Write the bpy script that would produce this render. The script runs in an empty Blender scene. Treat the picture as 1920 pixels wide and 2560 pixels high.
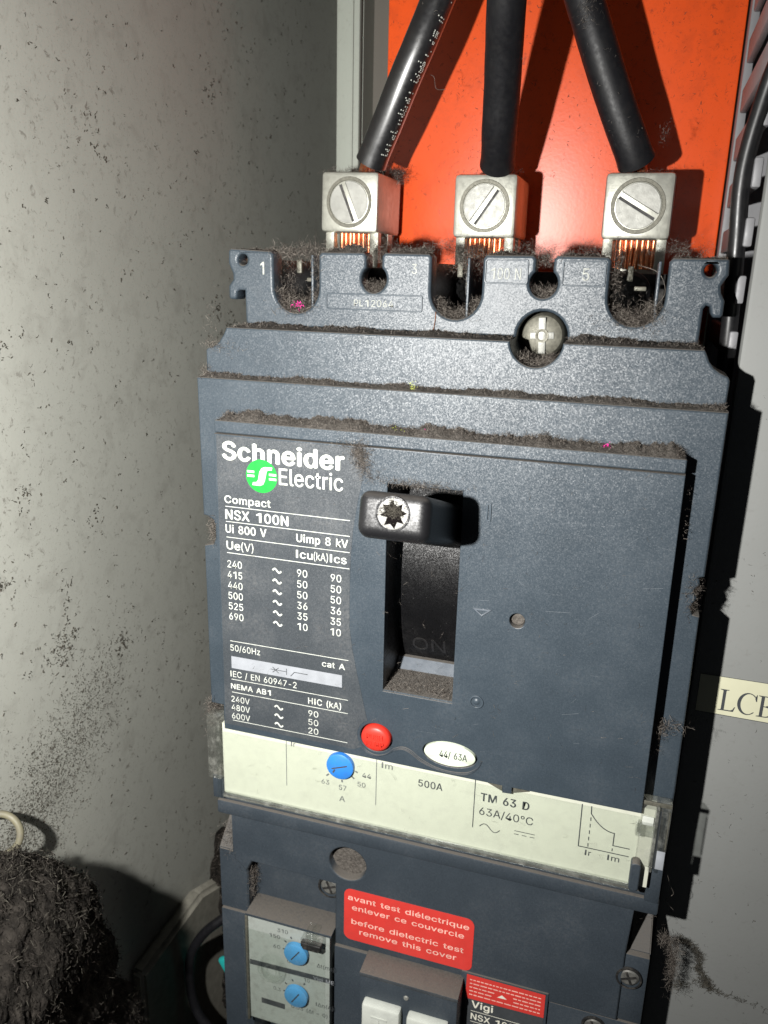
import bpy, bmesh, math, random
import numpy as np
from mathutils import Vector, Matrix

random.seed(7)
rng = np.random.default_rng(11)
C = bpy.context.scene.collection
MM = 0.001
# Everything below is written in millimetres on the breaker's own axes:
# x to the right, y up, z out of the cabinet towards the open door.  (x, y, z) -> world (x, -z, y)
def W(p):
    return Vector((p[0] * MM, -p[2] * MM, p[1] * MM))

# ------------------------------------------------------------------ camera
sc = bpy.context.scene
cam_d = bpy.data.cameras.new('camera')
cam = bpy.data.objects.new('camera', cam_d); C.objects.link(cam); sc.camera = cam
cam_d.sensor_fit = 'HORIZONTAL'; cam_d.sensor_width = 36.0
cam_d.lens = 36.0 * 2003.0 / 1920.0
cam_d.clip_start = 0.005; cam_d.clip_end = 5.0
rt = ((0.95373829, -0.10719, 0.28088002), (0.02292066, 0.95748544, 0.2875696), (-0.29976312, -0.26782818, 0.91564739))
m3 = Matrix(((rt[0][0], rt[0][1], rt[0][2]), (-rt[2][0], -rt[2][1], -rt[2][2]), (rt[1][0], rt[1][1], rt[1][2])))
cam.matrix_world = Matrix.Translation(W((36.34, 34.642, 147.734))) @ m3.to_4x4()
cam_d.dof.use_dof = True
cam_d.dof.focus_distance = 0.163
cam_d.dof.aperture_fstop = 42.0

# ------------------------------------------------------------------ light: the phone's flash, beside its lens
w = bpy.data.worlds.new('World'); sc.world = w; w.use_nodes = True
w.node_tree.nodes['Background'].inputs[0].default_value = (0.85, 0.9, 1.0, 1)
w.node_tree.nodes['Background'].inputs[1].default_value = 0.02
fl = bpy.data.lights.new('phone_flash', 'SPOT'); fl.energy = 3.4; fl.spot_size = math.radians(158); fl.spot_blend = 1.0; fl.shadow_soft_size = 0.0022
fl.color = (1.0, 0.985, 0.95)
flo = bpy.data.objects.new('phone_flash', fl); C.objects.link(flo); flo.location = W((-23, 29, 148))
flo.rotation_mode = 'QUATERNION'; flo.rotation_quaternion = m3.to_quaternion()      # the flash looks the same way as the lens
sc.view_settings.view_transform = 'Standard'; sc.view_settings.look = 'None'
sc.view_settings.exposure = 0.0; sc.view_settings.gamma = 1.0
sc.render.resolution_x = 768; sc.render.resolution_y = 1024
sc.cycles.max_bounces = 8; sc.cycles.transparent_max_bounces = 12

# ------------------------------------------------------------------ materials
class NT:
    def __init__(s, name):
        s.m = bpy.data.materials.new(name); s.m.use_nodes = True
        s.t = s.m.node_tree; s.b = s.t.nodes['Principled BSDF']; s.out = s.t.nodes['Material Output']
        s.pos = None
    def n(s, typ, **kw):
        x = s.t.nodes.new(typ)
        for k, v in kw.items():
            if k.startswith('i_'):
                key = k[2:]; key = int(key) if key.isdigit() else key.replace('_', ' ')
                if isinstance(v, bpy.types.NodeSocket): s.t.links.new(v, x.inputs[key])
                else: x.inputs[key].default_value = v
            else: setattr(x, k, v)
        return x
    def mm(s, scale=(1, 1, 1)):
        g = s.n('ShaderNodeNewGeometry')
        v = s.n('ShaderNodeVectorMath', operation='MULTIPLY'); s.t.links.new(g.outputs['Position'], v.inputs[0])
        v.inputs[1].default_value = tuple(1000.0 * q for q in scale)
        return v.outputs[0]
    def noise(s, scale, detail=3, rough=0.55, vec=None, dist=0.0):
        return s.n('ShaderNodeTexNoise', i_Vector=vec or s.mm(), i_Scale=scale, i_Detail=detail, i_Roughness=rough, i_Distortion=dist).outputs['Fac']
    def ramp(s, f, a, b, va=0.0, vb=1.0):
        x = s.n('ShaderNodeMapRange', i_Value=f); x.clamp = True
        for k, v in zip(('From Min', 'From Max', 'To Min', 'To Max'), (a, b, va, vb)): x.inputs[k].default_value = v
        return x.outputs[0]
    def math(s, op, a, b=0.0):
        x = s.n('ShaderNodeMath', operation=op)
        for k, v in ((0, a), (1, b)):
            if isinstance(v, bpy.types.NodeSocket): s.t.links.new(v, x.inputs[k])
            else: x.inputs[k].default_value = v
        return x.outputs[0]
    def mix(s, f, a, b):
        x = s.n('ShaderNodeMix', data_type='RGBA')
        for k, v in ((0, f), (6, a), (7, b)):
            if isinstance(v, bpy.types.NodeSocket): s.t.links.new(v, x.inputs[k])
            elif k == 0: x.inputs[0].default_value = v
            else: x.inputs[k].default_value = (*v, 1)
        return x.outputs[2]
    def set(s, **kw):
        for k, v in kw.items():
            key = k.replace('_', ' ')
            if isinstance(v, bpy.types.NodeSocket): s.t.links.new(v, s.b.inputs[key])
            elif isinstance(v, tuple) and len(v) == 3: s.b.inputs[key].default_value = (*v, 1)
            else: s.b.inputs[key].default_value = v
        return s
    def upness(s):
        g = s.n('ShaderNodeNewGeometry'); x = s.n('ShaderNodeSeparateXYZ'); s.t.links.new(g.outputs['Normal'], x.inputs[0])
        return x.outputs[2]

DUST = (0.105, 0.094, 0.082)
def moulded(name, base, rough=0.43, glint=0.2, specks=0.16, top=1.0, film=0.12):
    """textured moulded plastic: sparkling micro-facets, settled dust on upward faces, stray pale specks"""
    t = NT(name)
    vor = t.n('ShaderNodeTexVoronoi', i_Vector=t.mm(), i_Scale=5.2)
    sub = t.n('ShaderNodeVectorMath', operation='SUBTRACT'); t.t.links.new(vor.outputs['Color'], sub.inputs[0]); sub.inputs[1].default_value = (.5, .5, .5)
    scl = t.n('ShaderNodeVectorMath', operation='SCALE'); t.t.links.new(sub.outputs[0], scl.inputs[0]); scl.inputs['Scale'].default_value = glint
    geo = t.n('ShaderNodeNewGeometry')
    add = t.n('ShaderNodeVectorMath', operation='ADD'); t.t.links.new(geo.outputs['Normal'], add.inputs[0]); t.t.links.new(scl.outputs[0], add.inputs[1])
    nrm = t.n('ShaderNodeVectorMath', operation='NORMALIZE'); t.t.links.new(add.outputs[0], nrm.inputs[0])
    big = t.noise(0.09, 4); fine = t.noise(1.3, 3)
    col = t.mix(t.ramp(big, .35, .7), tuple(c * .92 for c in base), tuple(c * 1.1 for c in base))
    f = t.math('MULTIPLY', t.ramp(big, .45, .75, 0.0, film), t.ramp(fine, .35, .65))
    col = t.mix(f, col, tuple(.55 * d + .12 for d in DUST))
    v2 = t.n('ShaderNodeTexVoronoi', i_Vector=t.mm(), i_Scale=0.9)
    sp = t.math('MULTIPLY', t.ramp(v2.outputs['Distance'], .05, .10, 1, 0), t.ramp(t.noise(.35, 2), .5, .6, 0, specks))
    col = t.mix(sp, col, (.22, .21, .20))
    up = t.math('MULTIPLY', t.ramp(t.upness(), .45, .8), t.ramp(fine, .2, .5, .7 * top, top))
    col = t.mix(up, col, DUST)
    t.set(Base_Color=col, Roughness=t.math('ADD', t.ramp(up, 0, 1, rough, .95), 0.0), Normal=nrm.outputs[0])
    t.b.inputs['Specular IOR Level'].default_value = .5
    return t.m

def simple(name, base, rough=.5, metal=0.0, bump=0.0, bscale=3.0, var=0.12, vscale=.3, spec=.5, dust=0.0, coat=0.0):
    t = NT(name)
    v = t.noise(vscale, 4)
    col = t.mix(t.ramp(v, .3, .7), tuple(c * (1 - var) for c in base), tuple(min(1, c * (1 + var)) for c in base))
    if dust:
        d = t.math('MULTIPLY', t.ramp(t.noise(.5, 5, .65), .48, .66), dust)
        col = t.mix(d, col, DUST)
    t.set(Base_Color=col, Roughness=t.ramp(t.noise(vscale * 3, 3), .3, .7, rough * .85, min(1, rough * 1.15)), Metallic=metal)
    t.b.inputs['Specular IOR Level'].default_value = spec
    if coat: t.b.inputs['Coat Weight'].default_value = coat; t.b.inputs['Coat Roughness'].default_value = .22
    if bump:
        b = t.n('ShaderNodeBump', i_Height=t.noise(bscale, 4), i_Strength=1.0, i_Distance=bump * MM)
        t.set(Normal=b.outputs[0])
    return t.m

def painted(name, base, rough=.5, spot=.55, spotcol=(.10, .09, .075), sc_=1.0):
    """gray cabinet paint with grime flecks of its own"""
    t = NT(name)
    col = t.mix(t.ramp(t.noise(.012, 5, .6), .35, .7), tuple(c * .93 for c in base), tuple(c * 1.05 for c in base))
    n1 = t.noise(.55 * sc_, 6, .7, dist=.6); n2 = t.noise(.045, 3)
    f = t.math('MULTIPLY', t.ramp(n1, .575, .66), t.ramp(n2, .38, .62, .15, spot))
    col = t.mix(f, col, spotcol)
    n4 = t.noise(.16 * sc_, 5, .65, dist=.4)
    col = t.mix(t.math('MULTIPLY', t.ramp(n4, .52, .70), spot * .55), col, tuple(.5 * c + .5 * d for c, d in zip(base, spotcol)))
    n3 = t.noise(2.2 * sc_, 3, .6)
    f2 = t.math('MULTIPLY', t.ramp(n3, .62, .72), spot * .6)
    col = t.mix(f2, col, spotcol)
    b = t.n('ShaderNodeBump', i_Height=t.noise(1.1, 3), i_Strength=.6, i_Distance=.03 * MM)
    t.set(Base_Color=col, Roughness=rough, Normal=b.outputs[0])
    return t.m

M = {}
M['slate'] = moulded('slate_moulded_plastic', (.036, .049, .062))
M['scuff'] = simple('pale_scuff', (.13, .145, .16), .6)
M['void'] = simple('recess_shade', (.006, .005, .005), 1.0, spec=0.0)  # near-black colour stands in for the shade inside the grip screw's recess
M['lip'] = simple('highlit_slate_lip', (.10, .115, .135), .35, spec=.8)  # slate made paler where an edge should look lit
M['rim'] = simple('slate_rim_plastic', (.045, .06, .075), .42, spec=.5)
M['grip'] = moulded('smooth_black_grip', (.007, .007, .008), rough=.42, glint=.1, specks=.12, top=.25, film=.05)
M['slate_low'] = moulded('slate_moulded_plastic_lower', (.034, .044, .055), rough=.52, glint=.2, specks=.14)
M['label_dark'] = moulded('dark_label_film', (.042, .049, .056), rough=.55, glint=.25, specks=.2, film=.35)
M['black'] = moulded('black_plastic', (.008, .008, .009), rough=.4, glint=.2, specks=.35, top=.7, film=.15)
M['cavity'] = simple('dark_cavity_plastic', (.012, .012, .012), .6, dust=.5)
M['cream'] = simple('cream_front_plate', (.56, .57, .475), .5, var=.02, dust=.05)
M['greyplate'] = simple('greyish_settings_plate', (.36, .39, .36), .6, var=.08, vscale=.5, dust=.3)
M['print_w'] = simple('cream_white_print', (.60, .62, .56), .6, var=.08, dust=.35)
M['print_soft'] = simple('soft_cream_print', (.80, .78, .66), .6, var=.05)
M['print_k'] = simple('dark_print', (.05, .055, .06), .6)
M['print_grey'] = simple('grey_print', (.14, .145, .15), .6)
M['bar_grey'] = simple('light_grey_print', (.30, .315, .34), .6)
M['green'] = simple('green_print', (.0, .30, .03), .55, var=.03)
M['stamp'] = simple('worn_stamped_print', (.30, .31, .28), .6, var=.4, vscale=2.0)
M['red_btn'] = simple('red_button_plastic', (.60, .033, .02), .42, var=.06)
M['red_st'] = simple('red_sticker', (.62, .045, .036), .42, var=.05, dust=.06)
M['pink_print'] = simple('pale_pink_print', (.85, .50, .42), .6)
M['blue'] = simple('blue_dial_plastic', (.03, .20, .62), .45, var=.08, dust=.1)
M['blue_pale'] = simple('pale_blue_dial_plastic', (.08, .30, .58), .5, var=.08, dust=.1)
M['white_btn'] = simple('off_white_button_plastic', (.55, .57, .52), .5, var=.05, dust=.1)
M['oval'] = simple('pale_oval_plastic', (.62, .68, .55), .5, var=.02)
M['nickel'] = simple('plated_brass', (.50, .50, .44), .44, metal=.7, bump=.02, bscale=2.0, var=.08, dust=.10)
M['screwhead'] = simple('zinc_screw', (.30, .30, .275), .5, metal=.35, bump=.03, bscale=4, var=.15, dust=.15)
M['groovedirt'] = simple('dull_grooved_metal', (.13, .125, .10), .55, metal=.4, var=.25, vscale=1.5)
M['gripscrew'] = simple('dirty_screw', (.17, .168, .155), .5, metal=.4, var=.3, vscale=1.5, dust=.35)
M['copper'] = simple('bare_copper', (.80, .32, .16), .32, metal=.9, var=.25, vscale=.7)
M['cable'] = simple('black_cable_sheath', (.007, .007, .008), .36, bump=.006, bscale=1.2, spec=1.0, dust=.03, coat=.6)
M['wire'] = simple('satin_black_wire', (.008, .008, .009), .38, bump=.004, bscale=2, dust=.05)
M['cable_matt'] = simple('dull_black_cable_sheath', (.006, .006, .0075), .5, bump=.02, bscale=1.5, dust=.035, spec=.35)
M['orange'] = painted('orange_cover_plastic', (.68, .075, .008), .38, spot=.6, spotcol=(.12, .02, .01), sc_=1.0)
M['wall'] = painted('gray_cabinet_paint', (.315, .317, .282), .6, spot=.75)
M['frame'] = painted('gray_frame_paint', (.30, .32, .28), .55, spot=.2)
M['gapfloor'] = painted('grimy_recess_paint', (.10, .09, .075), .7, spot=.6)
M['lid'] = painted('grey_duct_plastic', (.22, .225, .217), .65, spot=.12)
M['finger'] = simple('grey_duct_finger_plastic', (.21, .21, .22), .5, var=.04, dust=.08)
M['tape'] = simple('cream_label_tape', (.62, .61, .44), .5, var=.03)
M['lint'] = simple('grey_brown_lint', (.175, .155, .135), .95, var=.45, vscale=1.2, spec=.1)
M['lint_brown'] = simple('dark_brown_lint', (.055, .046, .040), .95, var=.4, vscale=1.2, spec=.1)
M['lint_dk'] = simple('dark_lint', (.06, .055, .045), .95, var=.5, vscale=1.0, spec=.1)
M['lint_pink'] = simple('pink_fibre', (.85, .03, .35), .9)
M['lint_yel'] = simple('yellow_green_fibre', (.45, .50, .10), .9)
M['bed'] = simple('compacted_dust', (.098, .088, .078), .97, bump=.3, bscale=2.6, var=.45, vscale=1.5, spec=.1)
M['clump'] = simple('dark_dust_cake', (.015, .013, .011), .97, bump=.5, bscale=1.4, var=.8, vscale=.5, spec=.1)
M['ring'] = simple('yellowed_plastic', (.12, .11, .07), .6, dust=.4)
M['pale'] = simple('pale_grey_conduit', (.22, .21, .175), .6, var=.15, dust=.3)
M['pale_dim'] = simple('grimy_beige_conduit', (.085, .080, .068), .6, var=.2, dust=.4)
M['teal'] = simple('teal_plastic', (.02, .42, .40), .5)
def clear_mat(name='clear_plastic', gl_=.03, d0=.0, d1=.05):
    t = NT(name); nt = t.t
    tr = t.n('ShaderNodeBsdfTransparent', i_Color=(.97, .98, .97, 1)); gl = t.n('ShaderNodeBsdfGlossy', i_Roughness=.10)
    df = t.n('ShaderNodeBsdfDiffuse', i_Color=(.55, .55, .50, 1))
    lw = t.n('ShaderNodeLayerWeight', i_Blend=.5)
    m1 = t.n('ShaderNodeMixShader', i_0=t.math('ADD', t.math('MULTIPLY', t.math('POWER', lw.outputs['Facing'], 4.0), .6), gl_)); nt.links.new(tr.outputs[0], m1.inputs[1]); nt.links.new(gl.outputs[0], m1.inputs[2])
    m2 = t.n('ShaderNodeMixShader', i_0=t.ramp(t.noise(.35, 5, .65), .5, .75, d0, d1)); nt.links.new(m1.outputs[0], m2.inputs[1]); nt.links.new(df.outputs[0], m2.inputs[2])
    nt.links.new(m2.outputs[0], t.out.inputs[0]); return t.m
M['clear'] = clear_mat(); M['clear_thick'] = clear_mat('clear_plastic_thick', .16, .04, .28)

# ------------------------------------------------------------------ object helpers
ORG = {}
def tag(o, label=None, cat=None, group=None, kind=None):
    if label: o['label'] = label
    if cat: o['category'] = cat
    if group: o['group'] = group
    if kind: o['kind'] = kind
    return o
def thing(name, base, label, cat, group=None):
    o = bpy.data.objects.new(name, None); C.objects.link(o); o.location = W(base); o.empty_display_size = .005
    ORG[o.name] = base
    return tag(o, label, cat, group)
def link(name, me, mat, parent=None, base=(0, 0, 0), smooth=None):
    """me in absolute mm; becomes an object whose own origin is base (or its parent's)"""
    if parent is not None: base = ORG[parent.name]
    o = bpy.data.objects.new(name, me); C.objects.link(o)
    n = len(me.vertices); co = np.empty(n * 3, 'f'); me.vertices.foreach_get('co', co); co = co.reshape(-1, 3)
    co = (co - np.array(base, 'f')) * MM
    co = np.stack([co[:, 0], -co[:, 2], co[:, 1]], 1)
    me.vertices.foreach_set('co', co.ravel()); me.update()
    if mat is not None:
        me.materials.clear(); me.materials.append(mat)
    if parent is not None: o.parent = parent
    else: o.location = W(base)
    ORG[o.name] = base
    if smooth is not None:
        me.shade_smooth(); me.set_sharp_from_angle(angle=math.radians(smooth))
    return o
def from_bm(bm):
    me = bpy.data.meshes.new('m'); bm.to_mesh(me); bm.free(); return me

def box_bm(bm, x0, x1, y0, y1, z0, z1, bev=0.0, rot=0.0, seg=2):
    r = bmesh.ops.create_cube(bm, size=1.0); vs = r['verts']
    for v in vs:
        v.co = Vector(((x0 + x1) / 2 + v.co.x * (x1 - x0), (y0 + y1) / 2 + v.co.y * (y1 - y0), (z0 + z1) / 2 + v.co.z * (z1 - z0)))
    if rot:
        bmesh.ops.rotate(bm, verts=vs, cent=((x0 + x1) / 2, (y0 + y1) / 2, 0), matrix=Matrix.Rotation(rot, 3, 'Z'))
    if bev:
        es = list({e for v in vs for e in v.link_edges})
        bmesh.ops.bevel(bm, geom=es, offset=bev, segments=seg, affect='EDGES', profile=.5)
def box(name, x0, x1, y0, y1, z0, z1, mat, parent=None, bev=0.0, rot=0.0, base=(0, 0, 0)):
    bm = bmesh.new(); box_bm(bm, x0, x1, y0, y1, z0, z1, bev, rot)
    return link(name, from_bm(bm), mat, parent, base, 35 if bev else None)

def curve_mesh(splines, half, bev=0.0, z=0.0, res=2):
    """2-D outline (with holes) -> bevelled plate mesh, in mm; z = centre depth"""
    cu = bpy.data.curves.new('c', 'CURVE'); cu.dimensions = '2D'; cu.fill_mode = 'BOTH'
    cu.extrude = max(half - bev, 0.0001); cu.bevel_depth = bev; cu.bevel_resolution = res; cu.offset = -bev
    for pts in splines:
        s = cu.splines.new('POLY'); s.points.add(len(pts) - 1); s.use_cyclic_u = True
        for p, q in zip(s.points, pts): p.co = (q[0], q[1], 0, 1)
    o = bpy.data.objects.new('c', cu); C.objects.link(o)
    dg = bpy.context.evaluated_depsgraph_get(); me = bpy.data.meshes.new_from_object(o.evaluated_get(dg))
    bpy.data.objects.remove(o); bpy.data.curves.remove(cu)
    n = len(me.vertices); co = np.empty(n * 3, 'f'); me.vertices.foreach_get('co', co); co = co.reshape(-1, 3); co[:, 2] += z
    me.vertices.foreach_set('co', co.ravel())
    return me
def plate(name, splines, z0, z1, mat, parent=None, bev=0.0, base=(0, 0, 0)):
    me = curve_mesh(splines, abs(z1 - z0) / 2, bev, (z0 + z1) / 2)
    return link(name, me, mat, parent, base, 40)
def circ(cx, cy, r, n=40, ry=None, a0=0, a1=360, rot=0.0):
    ry = ry or r; out = []
    full = abs(a1 - a0) >= 360
    for i in range(n):
        a = math.radians(a0 + (a1 - a0) * i / (n if full else n - 1))
        x, y = r * math.cos(a), ry * math.sin(a)
        out.append((cx + x * math.cos(rot) - y * math.sin(rot), cy + x * math.sin(rot) + y * math.cos(rot)))
    return out
def rrect(x0, x1, y0, y1, r, n=5):
    return (circ(x1 - r, y1 - r, r, n, a0=0, a1=90) + circ(x0 + r, y1 - r, r, n, a0=90, a1=180) +
            circ(x0 + r, y0 + r, r, n, a0=180, a1=270) + circ(x1 - r, y0 + r, r, n, a0=270, a1=359.9))

def lathe_bm(bm, cx, cy, prof, n=40):
    """prof: list of (radius, z)"""
    rings = []
    for r, z in prof:
        if r < 1e-6: rings.append([bm.verts.new((cx, cy, z))])
        else: rings.append([bm.verts.new((cx + r * math.cos(2 * math.pi * i / n), cy + r * math.sin(2 * math.pi * i / n), z)) for i in range(n)])
    for a, b in zip(rings, rings[1:]):
        for i in range(n):
            j = (i + 1) % n
            if len(a) == 1 and len(b) == 1: continue
            if len(a) == 1: bm.faces.new((a[0], b[i], b[j]))
            elif len(b) == 1: bm.faces.new((a[i], b[0], a[j]))
            else: bm.faces.new((a[i], b[i], b[j], a[j]))
def lathe(name, cx, cy, prof, mat, parent=None, n=40, base=(0, 0, 0)):
    bm = bmesh.new(); lathe_bm(bm, cx, cy, prof, n); bmesh.ops.recalc_face_normals(bm, faces=bm.faces)
    return link(name, from_bm(bm), mat, parent, base, 35)

def catmull(P, k=10):
    P = [np.array(p, float) for p in P]; P = [2 * P[0] - P[1]] + P + [2 * P[-1] - P[-2]]; out = []
    for i in range(1, len(P) - 2):
        for j in range(k):
            t = j / k; a, b, c, d = P[i - 1], P[i], P[i + 1], P[i + 2]
            out.append(.5 * ((2 * b) + (-a + c) * t + (2 * a - 5 * b + 4 * c - d) * t * t + (-a + 3 * b - 3 * c + d) * t ** 3))
    out.append(P[-2]); return out
def tube_bm(bm, pts, r, n=20, cap=True, wob=0.0):
    pts = [np.array(p, float) for p in pts]; rings = []; up = np.array([0.13, .2, .97])
    prev = None
    for i, p in enumerate(pts):
        t = pts[min(i + 1, len(pts) - 1)] - pts[max(i - 1, 0)]; t /= np.linalg.norm(t)
        if prev is None: a = np.cross(t, up)
        else: a = prev - t * (prev @ t)
        a /= np.linalg.norm(a); b = np.cross(t, a); prev = a
        rr = r(i / (len(pts) - 1)) if callable(r) else r
        rings.append([bm.verts.new(tuple(p + (rr * (1 + wob * math.sin(3 * k + i * .9))) * (math.cos(2 * math.pi * k / n) * a + math.sin(2 * math.pi * k / n) * b))) for k in range(n)])
    for x, y in zip(rings, rings[1:]):
        for k in range(n): bm.faces.new((x[k], x[(k + 1) % n], y[(k + 1) % n], y[k]))
    if cap: bm.faces.new(rings[0][::-1]); bm.faces.new(rings[-1])
def tube(name, pts, r, mat, parent=None, n=20, base=(0, 0, 0), wob=0.0):
    bm = bmesh.new(); tube_bm(bm, pts, r, n, wob=wob); bmesh.ops.recalc_face_normals(bm, faces=bm.faces)
    return link(name, from_bm(bm), mat, parent, base, 50)

FONT = None
try:                                     # the sans face that ships inside Blender; falls back to its built-in one
    import os
    FONT = bpy.data.fonts.load(os.path.join(bpy.utils.system_resource('DATAFILES'), 'fonts', 'Inter.woff2'))
except Exception:
    FONT = None
# -------- lettering: real thin geometry lying on its plate
def raw_text(s):
    cu = bpy.data.curves.new('t', 'FONT'); cu.body = s; cu.size = 1.0; cu.resolution_u = 4
    if FONT: cu.font = FONT
    o = bpy.data.objects.new('t', cu); C.objects.link(o)
    dg = bpy.context.evaluated_depsgraph_get(); me = bpy.data.meshes.new_from_object(o.evaluated_get(dg))
    bpy.data.objects.remove(o); bpy.data.curves.remove(cu)
    n = len(me.vertices); co = np.empty(n * 3, 'f'); me.vertices.foreach_get('co', co); co = co.reshape(-1, 3)[:, :2].copy()
    fs = [tuple(p.vertices) for p in me.polygons]; bpy.data.meshes.remove(me)
    return co, fs
_h = raw_text('H')[0]; CAP = float(_h[:, 1].max() - _h[:, 1].min())
def _w(s): c = raw_text(s)[0]; return float(c[:, 0].max() - c[:, 0].min())
_HH = _w('HH'); GL = {}
def glyph(c):
    """(verts, faces, advance); plain bar for I and a footless 1, as in a grotesque face"""
    if c not in GL:
        st = .095
        if c == 'I': GL[c] = (np.array([(.085, 0), (.085 + st, 0), (.085 + st, CAP), (.085, CAP)]), [(0, 1, 2, 3)], .265)
        elif c == '1': GL[c] = (np.array([(.27, 0), (.27 + st, 0), (.27 + st, CAP), (.285, CAP), (.10, CAP * .83), (.10, CAP * .71), (.27, CAP * .80)]), [(0, 1, 2, 6), (2, 3, 6), (3, 4, 5, 6)], .50)
        elif c == ' ': GL[c] = (np.zeros((0, 2)), [], .27)
        else:
            co, fs = raw_text(c); GL[c] = (co, fs, _w('H' + c + 'H') - _HH)
    return GL[c]
def text_mesh(s, bold=0.0, sp=1.0):
    V = []; F = []; pen = 0.0; n = 0
    for c in s:
        co, fs, ad = glyph(c)
        if len(co): V.append(co + np.array([pen, 0])); F += [tuple(i + n for i in f) for f in fs]; n += len(co)
        pen += ad * sp + bold * 1.2
    return np.concatenate(V), F
class Print:
    def __init__(s, z, th=0.03): s.v = []; s.f = []; s.z = z; s.th = th
    def poly2(s, co, fs, dz=0.0):
        o = len(s.v); s.v += [(float(p[0]), float(p[1]), s.z + dz) for p in co]; s.f += [tuple(i + o for i in f) for f in fs]
    def text(s, t, x0, x1, y, cap, bold=0.0, sp=1.0, slope=0.0, right=False, shear=0.0):
        co, fs = text_mesh(t, bold, sp)
        k = cap / CAP; mn, mx = co[:, 0].min(), co[:, 0].max()
        kx = (x1 - x0) / (mx - mn) if (x0 is not None and x1 is not None) else k
        if x0 is None: x0 = x1 - (mx - mn) * kx
        X = (co[:, 0] - mn) * kx; Y = co[:, 1] * k
        b = max(bold, 0) * k
        hits = [(0, 0)] if b < 1e-4 else [(-b, 0), (b, 0), (0, b * .55), (0, -b * .55)]
        for q, (dx, dy) in enumerate(hits):
            s.poly2(np.stack([x0 + X + shear * Y + dx, y + Y + slope * X + dy], 1), fs, q * .003)
    def quad(s, a, b, c, d): s.poly2([a, b, c, d], [(0, 1, 2, 3)])
    def rect(s, x0, x1, y0, y1): s.quad((x0, y0), (x1, y0), (x1, y1), (x0, y1))
    def line(s, pts, w):
        P = [np.array(p, float) for p in pts]; L = []; R = []
        for i, p in enumerate(P):
            d0 = P[i] - P[max(i - 1, 0)]; d1 = P[min(i + 1, len(P) - 1)] - P[i]
            n0 = np.array([-d0[1], d0[0]]); n1_ = np.array([-d1[1], d1[0]])
            if not n0.any(): n0 = n1_
            if not n1_.any(): n1_ = n0
            n0 = n0 / np.linalg.norm(n0); n1_ = n1_ / np.linalg.norm(n1_); m = n0 + n1_; m /= max(np.linalg.norm(m), 1e-6)
            m = m * (w / 2) / max(m @ n0, .35); L.append(p + m); R.append(p - m)
        s.nl = getattr(s, 'nl', 0) + 1
        s.poly2(R + L, [(i, i + 1, len(P) + i + 1, len(P) + i) for i in range(len(P) - 1)], (s.nl % 5) * .002)
    def poly(s, pts):
        me = curve_mesh([pts], .001); n = len(me.vertices); co = np.empty(n * 3, 'f'); me.vertices.foreach_get('co', co); co = co.reshape(-1, 3)
        top = co[:, 2] > 0; idx = {}; vv = []
        for i in range(n):
            if top[i]: idx[i] = len(vv); vv.append(co[i, :2])
        s.poly2(vv, [tuple(idx[q] for q in p.vertices) for p in me.polygons if all(top[q] for q in p.vertices)])
        bpy.data.meshes.remove(me)
    def tilde(s, cx, cy, w=2.0, h=.95, lw=.38):
        s.line([(cx + w * (t / 12 - .5), cy + h * .5 * math.sin(t / 12 * 2 * math.pi) * .9) for t in range(13)], lw)
    def build(s, name, mat, parent):
        me = bpy.data.meshes.new(name); me.from_pydata(s.v, [], s.f)
        bm = bmesh.new(); bm.from_mesh(me)
        if s.th > 0.05:                                   # moulded characters get real height
            r = bmesh.ops.extrude_face_region(bm, geom=list(bm.faces))
            bmesh.ops.translate(bm, vec=(0, 0, s.th), verts=[v for v in r['geom'] if isinstance(v, bmesh.types.BMVert)])
        bmesh.ops.recalc_face_normals(bm, faces=bm.faces); bm.to_mesh(me); bm.free()
        return link(name, me, mat, parent)

# -------- lint: thousands of little curved ribbons
def fibres(P, L=1.6, wdt=.07, curl=.9, flat=None, seg=4):
    """P (n,3) start points in mm -> (verts, quads)"""
    n = len(P); Ls = L * rng.uniform(.35, 1.3, n) / seg
    d = rng.normal(size=(n, 3))
    if flat is not None: d = d * np.array(flat)
    d /= np.linalg.norm(d, axis=1, keepdims=True) + 1e-9
    ax = rng.normal(size=(n, 3)); side = np.cross(d, ax); side /= np.linalg.norm(side, axis=1, keepdims=True) + 1e-9
    pts = [P]; turn = rng.normal(size=(n, 3)) * curl
    for k in range(seg):
        d = d + turn * .45 + rng.normal(size=(n, 3)) * .25
        if flat is not None: d = d * np.array(flat)
        d /= np.linalg.norm(d, axis=1, keepdims=True) + 1e-9
        pts.append(pts[-1] + d * Ls[:, None])
    wd = wdt * rng.uniform(.6, 1.4, n)[:, None] * .5
    V = np.empty((n, seg + 1, 2, 3))
    for k, p in enumerate(pts): V[:, k, 0] = p - side * wd; V[:, k, 1] = p + side * wd
    V = V.reshape(-1, 3); b = np.arange(n)[:, None] * (2 * (seg + 1)); k = np.arange(seg)[None, :] * 2
    q = np.stack([b + k, b + k + 1, b + k + 3, b + k + 2], -1).reshape(-1, 4)
    return V, q
def mesh_np(V, Q):
    me = bpy.data.meshes.new('n'); me.vertices.add(len(V)); me.vertices.foreach_set('co', np.asarray(V, 'f').ravel())
    me.loops.add(Q.size); me.loops.foreach_set('vertex_index', Q.astype('i').ravel())
    me.polygons.add(len(Q)); me.polygons.foreach_set('loop_start', np.arange(len(Q), dtype='i') * Q.shape[1])
    me.update(calc_edges=True); me.validate(); return me
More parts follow.
